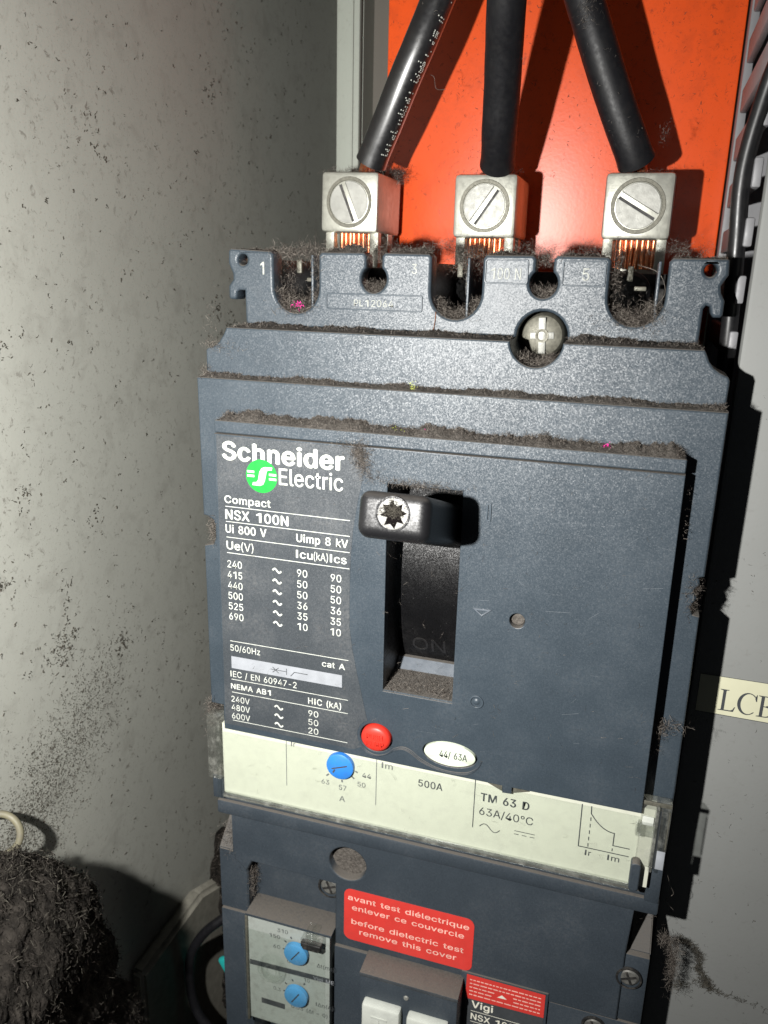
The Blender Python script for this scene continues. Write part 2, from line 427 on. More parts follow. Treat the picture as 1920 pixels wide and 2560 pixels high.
def lint(name, P, label, mat='lint', L=1.6, wdt=.07, curl=.9, flat=None, parent=None, cat='dust', dens=2):
    P = np.asarray(P, float)
    if dens > 1: P = np.repeat(P, dens, 0) + rng.normal(size=(len(P) * dens, 3)) * .25 * (np.array(flat) if flat is not None else 1)
    V, Q = fibres(P, L * .9, wdt * (.72 if dens > 1 else 1), curl * 1.7, flat, seg=5)
    o = link(name, mesh_np(V, Q), M[mat], parent)
    if mat == 'lint':                     # darker strands among the pale ones
        o.data.materials.append(M['lint_brown']); n_ = len(o.data.polygons)
        o.data.polygons.foreach_set('material_index', np.repeat((rng.uniform(0, 1, n_ // 5 + 1) < .5).astype('i'), 5)[:n_])
    if parent is None: tag(o, label, cat, kind='stuff')
    else: o['kind'] = 'stuff'
    return o
def clumps(cent, n, r, k=14):
    """n points gathered in k blobs per centre list"""
    cent = np.asarray(cent, float); c = cent[rng.integers(0, len(cent), n)]
    return c + rng.normal(size=(n, 3)) * np.asarray(r)
def n1(x, s=0.0):
    return (np.sin(x * .31 + s) + .6 * np.sin(x * .83 + 2.1 * s) + .4 * np.sin(x * 1.9 + 4 * s) + .25 * np.sin(x * 4.3 + s)) / 2.25
def bed(name, x0, x1, zb, zf, y, h, label, seed=0.0, gap=0.0):
    """lumpy dust lying on a ledge that runs along x from depth zb (wall) to zf (lip)"""
    nx = int((x1 - x0) / .35); nz = 9
    X = np.linspace(x0, x1, nx); T = np.linspace(0, 1, nz)
    XX, TT = np.meshgrid(X, T, indexing='ij')
    hh = h * (.55 + .75 * np.maximum(0, .35 + n1(XX, seed) + .5 * n1(XX * .23, seed + 2))) * (1 - TT) ** .8 + rng.uniform(-.26, .26, XX.shape) * (1 - TT)
    hh = np.maximum(hh, .02) * np.clip((XX - x0) / 2, 0, 1) ** .5 * np.clip((x1 - XX) / 2, 0.05, 1) ** .5
    V = np.stack([XX, y + .03 + hh, zb + (zf - zb) * TT + .02], -1).reshape(-1, 3)
    i = np.arange(nx - 1)[:, None] * nz + np.arange(nz - 1)[None, :]
    Q = np.stack([i, i + 1, i + nz + 1, i + nz], -1).reshape(-1, 4)
    m1 = mesh_np(V, Q)
    # loose fibres on and above the bed
    n = int((x1 - x0) * 360 * max(h, .6))
    px = rng.uniform(x0, x1, n); keep = rng.uniform(0, 1, n) < .25 + .75 * np.maximum(0, .3 + n1(px, seed) + .5 * n1(px * .23, seed + 2)); px = px[keep]; n = len(px)
    tz = rng.beta(1, 1.5, n); py = y + h * (1 + .55 * n1(px, seed)) * (1 - tz) * rng.uniform(.5, 1.15, n)
    P = np.stack([px, py, zb + (zf - zb) * tz], 1)
    V2, Q2 = fibres(P, .62, .038, 2.6, seg=5)
    V2[:, 2] = np.maximum(V2[:, 2], zb + .03)
    co = np.empty(len(m1.vertices) * 3, 'f'); m1.vertices.foreach_get('co', co); co = co.reshape(-1, 3)
    Vall = np.concatenate([V, V2]); Qall = np.concatenate([Q, Q2 + len(V)])
    bpy.data.meshes.remove(m1)
    me = mesh_np(Vall, Qall); o = link(name, me, None)
    me.materials.append(M['bed']); me.materials.append(M['lint']); me.materials.append(M['lint_brown'])
    mi = np.zeros(len(me.polygons), 'i'); mi[len(Q):] = 1 + np.repeat((rng.uniform(0, 1, len(Q2) // 5) < .5).astype('i'), 5)[:len(mi) - len(Q)]
    if len(mi) == len(Qall): me.polygons.foreach_set('material_index', mi)
    return tag(o, label, 'dust', kind='stuff')

# ================================================================== SETTING
wall = box('wall', -81, -78, -260, 190, -165, 60, M['wall']); tag(wall, kind='structure')
back = box('back_wall', -78, 110, -260, 190, -170, -165, M['frame']); tag(back, kind='structure')

fr = thing('mounting_frame', (-48, 20, -90), 'gray painted upright rail of the mounting frame left of the orange cover', 'frame rail')
box('front_flange', -52, -45.2, -240, 190, -88, -85, M['frame'], fr, bev=.5)
box('inner_lip', -47.4, -46.9, -240, 190, -85.1, -84.4, M['frame'], fr, bev=.1)
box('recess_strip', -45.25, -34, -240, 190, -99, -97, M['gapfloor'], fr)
box('web', -45.4, -45.1, -240, 190, -97.1, -87.9, M['frame'], fr)

oc = thing('orange_cover', (8, 20, -84), 'bright orange plastic insulating cover behind the three black cables', 'cover')
box('cover_panel', -35, 52.2, -20, 190, -84, -78, M['orange'], oc, bev=.6)

# wiring duct on the right
du = thing('wiring_duct', (75, 0, -50), 'light grey slotted plastic wiring duct with a smooth lid on the right', 'cable duct')
box('lid', 54.9, 110, -230, 190, -23, -20, M['lid'], du, bev=.9)
box('lid_clip', 55.6, 56.6, -230, 190, -27, -23, M['finger'], du)
box('base_channel', 54.2, 110, -230, 190, -82, -79, M['finger'], du)
box('side_foot', 52.5, 54.4, -230, 190, -79, -72.4, M['finger'], du, bev=.3)
fy = [20.0 + 10.35 * k for k in range(12)]
bm = bmesh.new()
f0 = None
for k, y in enumerate(fy):
    yc = 43.2 + 10.35 * (k - 3)
    bm = bmesh.new(); box_bm(bm, 52.9, 54.5, -2.6, 2.6, -72.5, -23.2, .4)
    if f0 is None: f0 = link('duct_finger', from_bm(bm), M['finger'], du, smooth=35); o = f0
    else: bm.free(); o = f0.copy(); C.objects.link(o); o.parent = du
    o.location = (0, 0, (yc) * MM)
box('side_wall', 52.9, 54.5, -230, 8, -73.4, -23.2, M['finger'], du)
# wires lying inside the duct
for i, (yy, zz, rr) in enumerate(((0, -45, 1.5), (1, -58, 1.7), (2, -35, 1.4))):
    t = thing('duct_wire', (60 + 3 * i, 60, zz), ('white insulated wire running up inside the grey slotted duct', 'pale grey insulated wire deep inside the slotted duct', 'thin black wire just under the lid inside the slotted duct')[i], 'wire')
    tube('sheath', catmull([(62 + 3 * i, -30, zz), (60.5 + i, 30, zz - 3), (60 + 2 * i, 70, zz), (63, 140, zz + 3)]), rr, (M['white_btn'], M['finger'], M['cable'])[i], t)

# label tape on the duct lid, serif letters
tp = thing('label_tape', (70, -50.5, -20), 'cream printed label tape with large serif letters LCB on the duct lid', 'label')
plate('tape', [[(56.5, -54.75), (86, -55.15), (86, -46.0), (56.5, -45.95)]], -20.0, -19.82, M['tape'], tp)
pr = Print(-19.8)
def serif_L(x, y, h):
    pr.poly([(x, y), (x + .62 * h, y), (x + .68 * h, y + .24 * h), (x + .645 * h, y + .24 * h), (x + .58 * h, y + .10 * h), (x + .50 * h, y + .055 * h), (x + .25 * h, y + .05 * h), (x + .25 * h, y + .93 * h), (x + .27 * h, y + .955 * h), (x + .36 * h, y + .97 * h), (x + .36 * h, y + h), (x, y + h), (x, y + .97 * h), (x + .10 * h, y + .955 * h), (x + .125 * h, y + .93 * h), (x + .125 * h, y + .07 * h), (x + .10 * h, y + .04 * h), (x, y + .03 * h)])
def serif_C(x, y, h):
    cx, cy = x + .40 * h, y + .5 * h
    outer = circ(cx, cy, .41 * h, 30, .525 * h, 42, 318); inner = circ(cx + .035 * h, cy, .31 * h, 30, .475 * h, 48, 312)
    pr.poly(outer + inner[::-1])
    pr.poly([(x + .70 * h, y + .96 * h), (x + .735 * h, y + 1.0 * h), (x + .75 * h, y + .66 * h), (x + .715 * h, y + .66 * h), (x + .66 * h, y + .80 * h)])
def serif_B(x, y, h):
    pr.poly([(x, y), (x, y + .03 * h), (x + .11 * h, y + .06 * h), (x + .11 * h, y + .94 * h), (x, y + .97 * h), (x, y + h), (x + .34 * h, y + h), (x + .34 * h, y + .955 * h), (x + .24 * h, y + .955 * h), (x + .24 * h, y + .045 * h), (x + .34 * h, y + .045 * h), (x + .34 * h, y)])
    def bowl(cy, ry, rx):
        o = circ(x + .33 * h, y + cy * h, rx * h, 16, ry * h, -90, 90); i = circ(x + .33 * h, y + cy * h, (rx - .12) * h, 16, (ry - .045) * h, -90, 90)
        pr.poly(o + i[::-1])
    bowl(.75, .25, .27); bowl(.26, .26, .33)
    pr.rect(x + .24 * h, x + .34 * h, y + .485 * h, y + .525 * h)
serif_L(60.8, -53.75, 5.0); serif_C(64.5, -53.8, 4.95); serif_B(68.4, -53.85, 4.95)
pr.build('lettering', M['print_k'], tp)
pr = Print(-19.815); pr.line([(56.5, -54.8), (86, -55.2)], .16); pr.line([(56.5, -45.9), (86, -45.95)], .12); pr.build('border_line', M['print_k'], tp)

# thin black wire in front of the duct
bw = thing('black_wire', (52, 40, -24), 'thin glossy black wire running down beside the slotted duct at the right', 'wire')
tube('sheath', catmull([(62, 94, -18), (57.3, 81, -20), (55.1, 74.2, -22), (53.5, 68.3, -23.5), (51.8, 58.4, -24.6), (51.4, 51, -25), (52.1, 40.4, -25.3), (53.0, 23, -26), (53.4, 5, -28), (53.4, -40, -30)]), 1.6, M['wire'], bw, n=24)

# ================================================================== CIRCUIT BREAKER
cb = thing('circuit_breaker', (0, -50, -86), 'slate grey moulded case circuit breaker with black toggle and dust on every ledge', 'circuit breaker')
box('rear_case', -52.3, 52.3, -96, 12, -86, -16.6, M['slate'], cb, bev=.5)
box('terminal_block', -46.5, 46.5, 11.9, 35.5, -86, -46, M['cavity'], cb, bev=.4)
for i, x in enumerate((-46.6, -29.3, -6.1, 5.6, 28.6, 41.2)):
    x1 = (-40.6, -28.6, -5.5, 6.2, 29.3, 46.6)[i]
    box('barrier_wall', x, x1, 12, 36.5, -46, -21.5, M['black'], cb)

# terminal rail with its notches
def arc(cx, cy, r, a0, a1, n=14): return circ(cx, cy, r, n, a0=a0, a1=a1)
rail = [(-50.2, 38.7), (-50.8, 38.2), (-50.9, 35.6), (-50.4, 34.4), (-49.9, 33.4), (-49.9, 32.2), (-50.6, 31.4), (-51.0, 30.8), (-51.0, 28.4), (-50.6, 28.0), (-49.4, 28.0), (-49.1, 28.6), (-49.0, 29.6), (-48.4, 30.0), (-47.1, 30.0), (-47.0, 22.5)]
rail += [(12.78, 22.5)] + arc(17.8, 22.8, 5.05, 180, 0)[1:-1] + [(22.82, 22.5)]
rail += [(47.0, 22.5), (47.1, 29.3), (47.5, 29.9), (48.2, 29.7), (48.5, 28.5), (49.0, 27.8), (50.2, 27.8), (50.6, 28.3), (50.6, 30.8), (49.8, 32.2), (49.6, 33.4), (50.2, 34.6), (50.7, 35.4), (50.5, 38.0), (50.1, 38.3)]
def ucut(cx, r=5.25, top=38.25, by=30.9):
    return [(cx + r + .6, top), (cx + r, top - .7)] + arc(cx, by, r, 0, -180, 16) + [(cx - r, top - .7), (cx - r - .6, top)]
def key(cx, cy=33.1, r=2.75, nk=1.7, top=38.3):
    a = math.degrees(math.asin(nk / r))
    return [(cx + nk + .6, top), (cx + nk, top - .7)] + circ(cx, cy, r, 22, a0=90 - a, a1=-270 + a) + [(cx - nk, top - .7), (cx - nk - .6, top)]
rail += ucut(34.95) + key(17.35) + ucut(0.0) + key(-17.5) + ucut(-34.95)
rl = plate('terminal_rail', [rail, circ(-49.0 + 1.6, 36.3, .95, 18)[::-1] if 0 else circ(-47.4, 36.4, 1.15, 18), circ(47.5, 36.2, 1.15, 18)], -21.4, -16.4, M['slate'], cb, bev=.6)
# recessed marking panels (thin raised rims)
for (a, b, c, d) in ((-28, -6.8, 26.7, 30.1), (5.7, 14.3, 32.8, 37.5), (20.8, 29.0, 32.7, 37.5)):
    plate('marking_frame', [rrect(a, b, c, d, .5), rrect(a + .28, b - .28, c + .28, d - .28, .3)], -16.5, -16.12, M['cavity' if 0 else 'rim'], rl, bev=.1)
pr = Print(-16.36, .03)
pr.text('1', -43.1, -42.3, 33.4, 2.6, .01); pr.build('marking', M['stamp'], rl)
pr = Print(-16.38, .12)
pr.text('PL12064', -21.7, -13.0, 27.5, 1.35); pr.text('3', -9.3, -8.2, 34.3, 1.9); pr.text('100 N', 7.0, 12.9, 33.7, 2.1); pr.text('5', 24.6, 25.9, 33.8, 2.3)
pr.build('marking', M['stamp'], rl)
# cable-clamp screws deep in the U notches
for cx in (-38.5, -1.5, 33.2):
    p = lathe('terminal_screw', cx, 31.5, [(0, -40), (1.3, -40), (3.6, -39.6), (4.3, -40.2), (4.4, -46)], M['black'], cb, 28)
    box('contact_lug', cx - .6, cx + .6, 33.8, 36.8, -28, -26.5, M['groovedirt'], cb, bev=.2)
    box('slot_cap', cx + 1.0, cx + 3.4, 32.0, 32.9, -30, -28.5, M['groovedirt'], cb, bev=.2)
for cx in (-31.6, 2.2, 38.6):
    box('inner_rib', cx - .25, cx + .25, 24, 37.6, -40, -17.5, M['slate'], cb, bev=.12)

# upper step
st1 = [(-47.3, 22.6)] + [(-48.2, 20.9), (-49.3, 19.4), (-50.6, 18.5), (-51.9, 18.1), (-52.4, 17.6), (-52.5, 11)]
st1 += [(52.5, 11), (52.6, 17.2), (52.2, 18.0), (50.8, 18.6), (49.6, 19.4), (48.7, 20.5), (48.1, 21.8), (47.7, 22.5)]
st1 += [(22.84, 22.5)] + arc(17.8, 22.8, 5.05, -3, -177, 18)[1:-1] + [(12.76, 22.5)]
plate('upper_step', [st1], -16.9, -8.0, M['slate'], cb, bev=.4)
# screw well
bm = bmesh.new(); lathe_bm(bm, 17.8, 22.8, [(5.02, -8.3), (5.02, -16.6), (5.02, -30), (0, -30)], 48)
for v in bm.verts:
    if v.co.z > -16.5 and v.co.y > 22.55: v.co.z = -16.5
for f in bm.faces: f.normal_flip()
link('screw_well', from_bm(bm), M['slate'], cb, smooth=40)
scr = lathe('cover_screw', 17.6, 23.0, [(0, -18.7), (2.6, -18.7), (3.9, -19.3), (4.5, -20.4), (4.5, -30)], M['groovedirt'], cb, 36)
box('cross_wing', 16.85, 18.35, 19.4, 26.6, -18.9, -18.35, M['screwhead'], scr, bev=.15, rot=.05)
box('cross_wing', 15.2, 20.0, 22.3, 23.7, -18.85, -18.45, M['screwhead'], scr, bev=.15, rot=.05)
lathe('socket', 17.6, 23.0, [(0, -18.8), (.9, -18.3), (1.35, -18.28), (1.4, -18.9)], M['groovedirt'], scr, 20)

# main body shoulder
def notch_side(s, y0, y1, d): return [(s * 52.6, y0), (s * (52.6 - d), y0), (s * (52.6 - d), y1), (s * 52.7, y1)]
st2 = [(-52.9, 12.2), (-52.75, -18.6), (-51.9, -18.7), (-50.4, -19.4), (-49.9, -20.6), (-49.9, -23.6), (-50.4, -25.2), (-52.8, -25.8), (-52.9, -66), (-49.6, -66), (-49.6, -93), (49.6, -93), (49.6, -82.5), (52.9, -82.5), (53.2, -66), (52.9, -27.0), (51.6, -26.8), (51.1, -25.6), (51.3, -24.6), (52.0, -23.4), (51.2, -21.8), (52.2, -20.6), (51.9, -19.2), (52.8, -18.9), (52.8, 12.2)]
plate('shoulder', [st2, [(-9.1, -2.0), (-9.1, -52.9), (7.65, -52.9), (7.65, -2.0)]], -16.7, -4.5, M['slate'], cb, bev=.4)
box('shoulder_corner', -52.6, -49.5, -91.5, -84.8, -16.7, -3.2, M['slate_low'], cb, bev=.3)
box('shoulder_corner', 50.0, 53.0, -92.5, -82.4, -16.7, -2.8, M['slate_low'], cb, bev=.3)
# nose
plate('top_trim', [rrect(-46.6, 46.7, 1.52, 4.1, .3)], -4.6, 0, M['slate'], cb, bev=.25)
slot = [(-8.4, -5.6), (-8.3, -52.0), (6.95, -52.1), (6.95, -5.7)]
btn_r = circ(-9.55, -63.7, 3.75, 30, 3.45); ov = circ(7.05, -64.35, 6.0, 36, 3.0)
nose = [(-46.8, 1.25), (-46.95, -69.2), (16.3, -69.4), (18.7, -69.4), (18.8, -71.1), (20.8, -71.0), (20.8, -69.4), (47.1, -69.3), (46.75, 1.25)]
fc = plate('front_cover', [nose, slot, circ(19.2, -31.2, 1.55, 24), btn_r, ov], -2.6, 0, M['slate'], cb, bev=.18)
box('cover_core', -46.4, 46.3, -68.9, -52.8, -4.6, -2.5, M['slate_low'], cb)
box('cover_core', 7.7, 46.3, -52.9, 1.2, -4.6, -2.5, M['slate_low'], cb)
box('cover_core', -46.4, -9.0, -52.9, 1.2, -4.6, -2.5, M['slate_low'], cb)
# toggle well: side cheeks, floor lip
box('well_cheek', -9.2, -8.42, -52.6, -2.5, -16, -.3, M['black'], cb)
box('well_cheek', 6.97, 7.7, -52.6, -2.5, -16, -.3, M['black'], cb)
bm = bmesh.new()
prof = [(-52.2, -.25), (-51.75, -.35), (-51.5, -10.2), (-49.3, -12.2), (-49.0, -15.5), (-53, -15.5), (-53, -.25)]
a = [bm.verts.new((-8.42, y, z)) for y, z in prof]; b = [bm.verts.new((6.97, y, z)) for y, z in prof]
for i in range(len(prof)): j = (i + 1) % len(prof); bm.faces.new((a[i], a[j], b[j], b[i]))
bm.faces.new(a[::-1]); bm.faces.new(b); bmesh.ops.recalc_face_normals(bm, faces=bm.faces)
link('well_sill', from_bm(bm), M['slate'], cb)
box('well_head', -8.42, 6.97, -5.8, -1.0, -16, -.3, M['slate_low'], cb)
# toggle: curved skirt + handle
tg = []
bm = bmesh.new(); yc, zc, R_ = -31.0, -52.0, 43.5
ys = np.linspace(-50, -9.5, 26); a = []; b = []
for y in ys:
    z = zc + math.sqrt(R_ ** 2 - (y - yc) ** 2) + (y + 30) * .035
    a.append(bm.verts.new((-7.3, y, z))); b.append(bm.verts.new((6.6, y, z)))
for i in range(len(ys) - 1): bm.faces.new((a[i], b[i], b[i + 1], a[i + 1]))
bmesh.ops.solidify(bm, geom=list(bm.faces), thickness=1.2); bmesh.ops.recalc_face_normals(bm, faces=bm.faces)
toggle = link('toggle', from_bm(bm), M['black'], cb, smooth=40)
bm = bmesh.new(); box_bm(bm, -7.1, 5.9, -9.4, -.9, -9, 22, 2.0, seg=5)
for v in bm.verts:                                # the grip leans and tapers towards its tip
    t = (22 - v.co.z) / 31
    v.co.y = -5.2 + (v.co.y + 5.2) * (1 + .12 * t) - 10.9 * t
    v.co.x = -.6 + (v.co.x + .6) * (1 + .04 * t)
    if v.co.z > 14:
        dy, dz = v.co.y + 4.9, v.co.z - 22.3; v.co.y = -4.9 + .945 * dy + .22 * dz * .4; v.co.z = 22.3 + .3 - .22 * dy + dz
link('grip', from_bm(bm), M['grip'], toggle, smooth=50)
sz = 22.62
sw = lathe('grip_socket', -.55, -4.9, [(3.05, sz - .4), (3.05, sz), (2.75, sz + .06), (2.7, sz - .12), (0, sz - .12)], M['black'], toggle, 36)
lathe('grip_screw', -.45, -4.9, [(0, sz - .05), (2.35, sz - .05), (2.65, sz - .1)], M['gripscrew'], toggle, 30)
star = []
for k in range(16):
    a_ = math.radians(360 / 16 * k + 8); r_ = 2.5 if k % 2 == 0 else (1.25 + .25 * (k % 3))
    star.append((-.35 + r_ * math.cos(a_), -4.95 + r_ * math.sin(a_)))
plate('screw_recess', [star], sz - .04, sz + .03, M['void'], toggle)
def tilt(o):
    b_ = ORG[o.name]
    for v_ in o.data.vertices:
        dy = v_.co.z / MM + b_[1] + 4.9; dz = -v_.co.y / MM + b_[2] - 22.3
        v_.co.z = (-4.9 + .975 * dy + .22 * dz - b_[1]) * MM; v_.co.y = -(22.3 - .22 * dy + .975 * dz - b_[2]) * MM
for o in toggle.children:
    if o.name.split('.')[0] in ('grip_socket', 'grip_screw', 'screw_recess'): tilt(o)
# dust-free, paler sheet on the sill's chamfer, its caught light put into the colour
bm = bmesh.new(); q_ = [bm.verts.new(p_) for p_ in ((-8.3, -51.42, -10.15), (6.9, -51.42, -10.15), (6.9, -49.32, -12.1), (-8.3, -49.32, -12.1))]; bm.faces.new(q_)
link('sill_highlight', from_bm(bm), M['lip'], cb)
# ON, raised on the skirt
pr = Print(0, .12); pr.text('ON', -5.0, 2.6, -46.9, 3.4, -.004)
pr.v = [(x, y, zc + math.sqrt(R_ ** 2 - (y - yc) ** 2) + (y + 30) * .035 - .02) for x, y, z in pr.v]
pr.build('marking', M['black'], toggle)
# position marks moulded in the cover: I, triangle, O
plate('position_mark', [rrect(11.75, 12.7, -11.2, -7.6, .15), rrect(12.05, 12.4, -10.9, -7.9, .1)], -.05, .28, M['rim'], fc, bev=.08)
plate('position_mark', [[(10.2, -29.7), (14.0, -29.6), (12.1, -31.3)], [(11.0, -30.02), (13.2, -29.96), (12.1, -30.9)]], -.05, .26, M['lip'], fc, bev=.07)
plate('position_mark', [circ(12.1, -50.6, 1.5, 28), circ(12.1, -50.6, 1.15, 28)], -.05, .28, M['rim'], fc, bev=.08)
lathe('position_mark', 12.1, -50.6, [(0, .3), (.5, .22), (.75, -.02)], M['rim'], fc, 20)
lathe('hole_plug', 19.2, -31.2, [(0, -1.1), (1.3, -1.2), (1.55, -1.5)], M['bed'], cb, 20)

sc_v = []; sc_f = []
for k in range(26):
    x, y, a_, L_ = random.uniform(-4, 44), random.uniform(-66, -1), random.uniform(-.6, .9), random.uniform(1.0, 5.5)
    if -9 < x < 8 and y > -54: continue
    w_ = random.uniform(.02, .05); o_ = len(sc_v); dx, dy = math.cos(a_) * L_, math.sin(a_) * L_
    sc_v += [(x, y, .012), (x + dx, y + dy, .012), (x + dx * .98, y + dy + w_, .012), (x, y + w_, .012)]; sc_f.append((o_, o_ + 1, o_ + 2, o_ + 3))
me_ = bpy.data.meshes.new('scratches'); me_.from_pydata(sc_v, [], sc_f); link('scratches', me_, M['scuff'], fc)
# rating label
lab_out = [(-46.2, .9), (-13.2, .95), (-13.15, -1.5), (-13.7, -5.5), (-14.7, -10.8), (-15.5, -16), (-15.95, -22), (-16.1, -30), (-16.05, -38), (-15.4, -43), (-14.3, -48.5), (-13.0, -54), (-11.9, -59.0)]
lab_out += circ(-9.55, -63.7, 4.4, 12, a0=118, a1=222) + [(-14.6, -67.7), (-46.6, -67.7)]
rating = plate('rating_label', [lab_out], -.02, .07, M['label_dark'], cb)
Z1 = .085
p = Print(Z1)
p.text('Schneider', -44.7, -17.7, -4.0, 3.75, .035, .97)
p.text('Electric', -31.9, -17.8, -8.35, 3.5, .008)
B = .018
p.text('Compact', -44.7, -34.0, -13.6, 1.62, B); p.text('NSX 100N', -44.6, -30.0, -17.2, 2.1, .022)
p.text('Ui 800 V', -44.7, -35.1, -20.3, 1.8, B); p.text('Uimp 8 kV', -28.1, -16.6, -20.4, 1.75, B)
p.text('Ue', -44.6, -41.4, -24.1, 1.85, B); p.text('(V)', -41.1, -38.2, -24.1, 1.85, -.004)
p.text('Icu', -28.2, -24.5, -24.0, 1.75, B); p.text('(kA)', -24.2, -21.0, -24.0, 1.75, -.004); p.text('Ics', -20.5, -16.9, -24.0, 1.75, B)
for y in (-14.4, -17.8, -21.35, -24.95, -46.1, -55.75, -59.05, -66.4): p.rect(-44.6, -16.2, y - .075, y + .075)
for k, (a_, b_, c_) in enumerate((('240', '90', '90'), ('415', '50', '50'), ('440', '50', '50'), ('500', '36', '36'), ('525', '35', '35'), ('690', '10', '10'))):
    y = -28.35 - 2.49 * k
    p.text(a_, -44.6, -41.1, y, 1.65, .003); p.text(b_, -28.05, -25.7, y + .1, 1.65, .003); p.text(c_, -20.35, -18.0, y + .1, 1.65, .003)
    p.tilde(-32.75, y + .75)
p.text('50/60Hz', -44.6, -37.2, -48.5, 1.5, .002); p.text('cat A', -22.3, -17.0, -48.5, 1.35, .014)
p.text('IEC / EN 60947-2', -44.8, -28.4, -55.1, 1.5, .002)
p.text('NEMA AB1', -44.75, -34.8, -58.15, 1.3, B); p.text('HIC (kA)', -25.6, -17.8, -58.35, 1.5, .014)
for k, (a_, b_) in enumerate((('240V', '90'), ('480V', '50'), ('600V', '20'))):
    y = -61.55 - 2.2 * k
    p.text(a_, -44.8, -40.15, y, 1.5, .003); p.text(b_, -25.6, -23.2, y + .05, 1.5, .003); p.tilde(-32.85, y + .7)
# white strokes of the round emblem
p2 = Print(Z1 + .03)
cx, cy = -35.9, -6.95
S = [(-2.0, -2.1), (-1.9, -1.45), (-1.1, -1.35), (-.75, -.9), (-.55, .9), (-.1, 1.75), (.6, 2.05), (2.35, 2.1), (2.25, 1.45), (1.35, 1.4), (1.1, 1.0), (.85, -.9), (.5, -1.75), (-.2, -2.1)]
p2.poly([(cx + a_ + .08 * b_, cy + b_) for a_, b_ in S])
for sx, yy in ((-1, .55), (-1, -.35), (1, .25), (1, -.7)):
    x0, x1 = (cx - 3.35, cx - 1.65) if sx < 0 else (cx + 1.65, cx + 3.35)
    p2.rect(x0 + .05, x1, cy + yy, cy + yy + .5)
p.build('lettering', M['print_w'], rating)
g = Print(Z1 + .015); g.poly(circ(cx, cy, 3.6, 48)); g.build('emblem_disc', M['green'], rating)
p2.build('emblem_stroke', M['print_w'], rating)
g = Print(Z1); g.rect(-44.45, -17.65, -52.9, -49.9); g.build('symbol_bar', M['bar_grey'], rating)
k_ = Print(Z1 + .03)
k_.line([(-34.7, -51.4), (-33.2, -51.4)], .14); k_.line([(-34.2, -50.8), (-32.7, -52.1)], .16); k_.line([(-34.2, -52.1), (-32.7, -50.8)], .16); k_.line([(-33.2, -51.4), (-30.9, -51.4)], .16)
k_.line([(-30.8, -50.6), (-30.8, -52.2)], .16); k_.line([(-29.8, -52.3), (-28.9, -51.2), (-25.7, -51.2)], .18)
k_.build('switch_symbol', M['print_k'], rating)

# red trip button and pale oval rating plug in their recess
lathe('recess_floor', -9.55, -63.7, [(0, -1.6), (4.2, -1.6)], M['slate_low'], cb, 30)
bm = bmesh.new(); lathe_bm(bm, 0, 0, [(0, 1.25), (1.6, 1.2), (2.7, 1.0), (3.25, .6), (3.4, -.2), (3.4, -1.7)], 40)
for v in bm.verts: v.co.x = v.co.x - 9.55; v.co.y = v.co.y * .93 - 63.7
bmesh.ops.recalc_face_normals(bm, faces=bm.faces)
rb = link('trip_button', from_bm(bm), M['red_btn'], cb, smooth=50)
pp = Print(1.12, .28); pp.text('PUSH', -11.4, -7.7, -63.35, 1.0, .01); pp.text('TO TRIP', -11.6, -7.5, -65.0, 1.0, .01); pp.build('marking', M['red_btn'], rb)
bm = bmesh.new(); lathe_bm(bm, 0, 0, [(0, .35), (5.3, .33), (5.6, .15), (5.65, -1.5)], 48)
for v in bm.verts: v.co.y = v.co.y * .475 - 64.35; v.co.x += 7.05
bmesh.ops.recalc_face_normals(bm, faces=bm.faces)
op = link('rating_plug', from_bm(bm), M['oval'], cb, smooth=40)
pp = Print(.45); pp.text('44/ 63A', 4.9, 10.9, -65.0, 1.6, .006); pp.build('lettering', M['print_k'], op)
for off, r_ in ((0, .17), (.75, .14), (1.35, .13)):
    q = [(-13.3 - off * .3, -65.4 - off * .5), (-12.0, -67.2 - off * .35), (-9.6, -68.1 - off * .2), (-7.2, -67.4), (-5.3, -65.6 - off * .35), (-3.4, -64.8 - off * .45), (-1.6, -65.2 - off * .6), (.6, -66.7 - off * .55), (3.6, -68.0 - off * .35), (7.2, -68.5 - off * .3), (10.9, -68.0 - off * .35), (13.2, -66.3 - off * .2), (13.9 + off * .15, -64.4)]
    tube('recess_rim', catmull([(a_, max(b_, -69.1), .0) for a_, b_ in q], 6), r_, M['slate_low'], fc, n=8)

# trip unit strip
plt = box('trip_unit_plate', -48.2, 50.0, -87.6, -68.6, -4.4, -1.2, M['cream'], cb)
k_ = Print(-1.17); kk = Print(-1.165)
k_.line([(-31.7, -69.6), (-31.7, -82.0)], .17); k_.line([(-9.65, -69.6), (-9.65, -82.0)], .17); kk.line([(12.8, -70.1), (12.8, -82.2)], .2)
k_.text('Ir', -30.5, -29.4, -71.1, 1.3, .01); k_.text('Im', -8.45, -5.9, -71.9, 1.5, .008)
k_.text('63', -22.9, -21.0, -79.3, 1.2, .008); k_.text('57', -18.6, -16.8, -80.0, 1.35, .008); k_.text('50', -14.1, -12.2, -78.0, 1.2, .008); k_.text('44', -13.0, -10.9, -75.4, 1.2, .01); k_.text('A', -18.5, -17.1, -83.0, 1.4, .008)
for a_, b_ in (((-21.1, -76.4), (-21.7, -77.0)), ((-17.9, -77.2), (-17.8, -77.9)), ((-15.5, -75.8), (-14.9, -76.3)), ((-14.7, -74.2), (-14.1, -74.5))): k_.line([a_, b_], .38)
kk.text('500A', .15, 5.6, -74.6, 1.75, .012); kk.text('TM 63 D', 14.2, 24.6, -74.95, 1.95, .02); kk.text('63A/40°C', 14.05, 25.7, -78.5, 1.9, .004)
kk.line([(14.3 + 4.5 * t / 14, -81.5 + .85 * math.sin(2 * math.pi * t / 14)) for t in range(15)], .2)
kk.line([(21.9, -80.7), (26.3, -80.7)], .17)
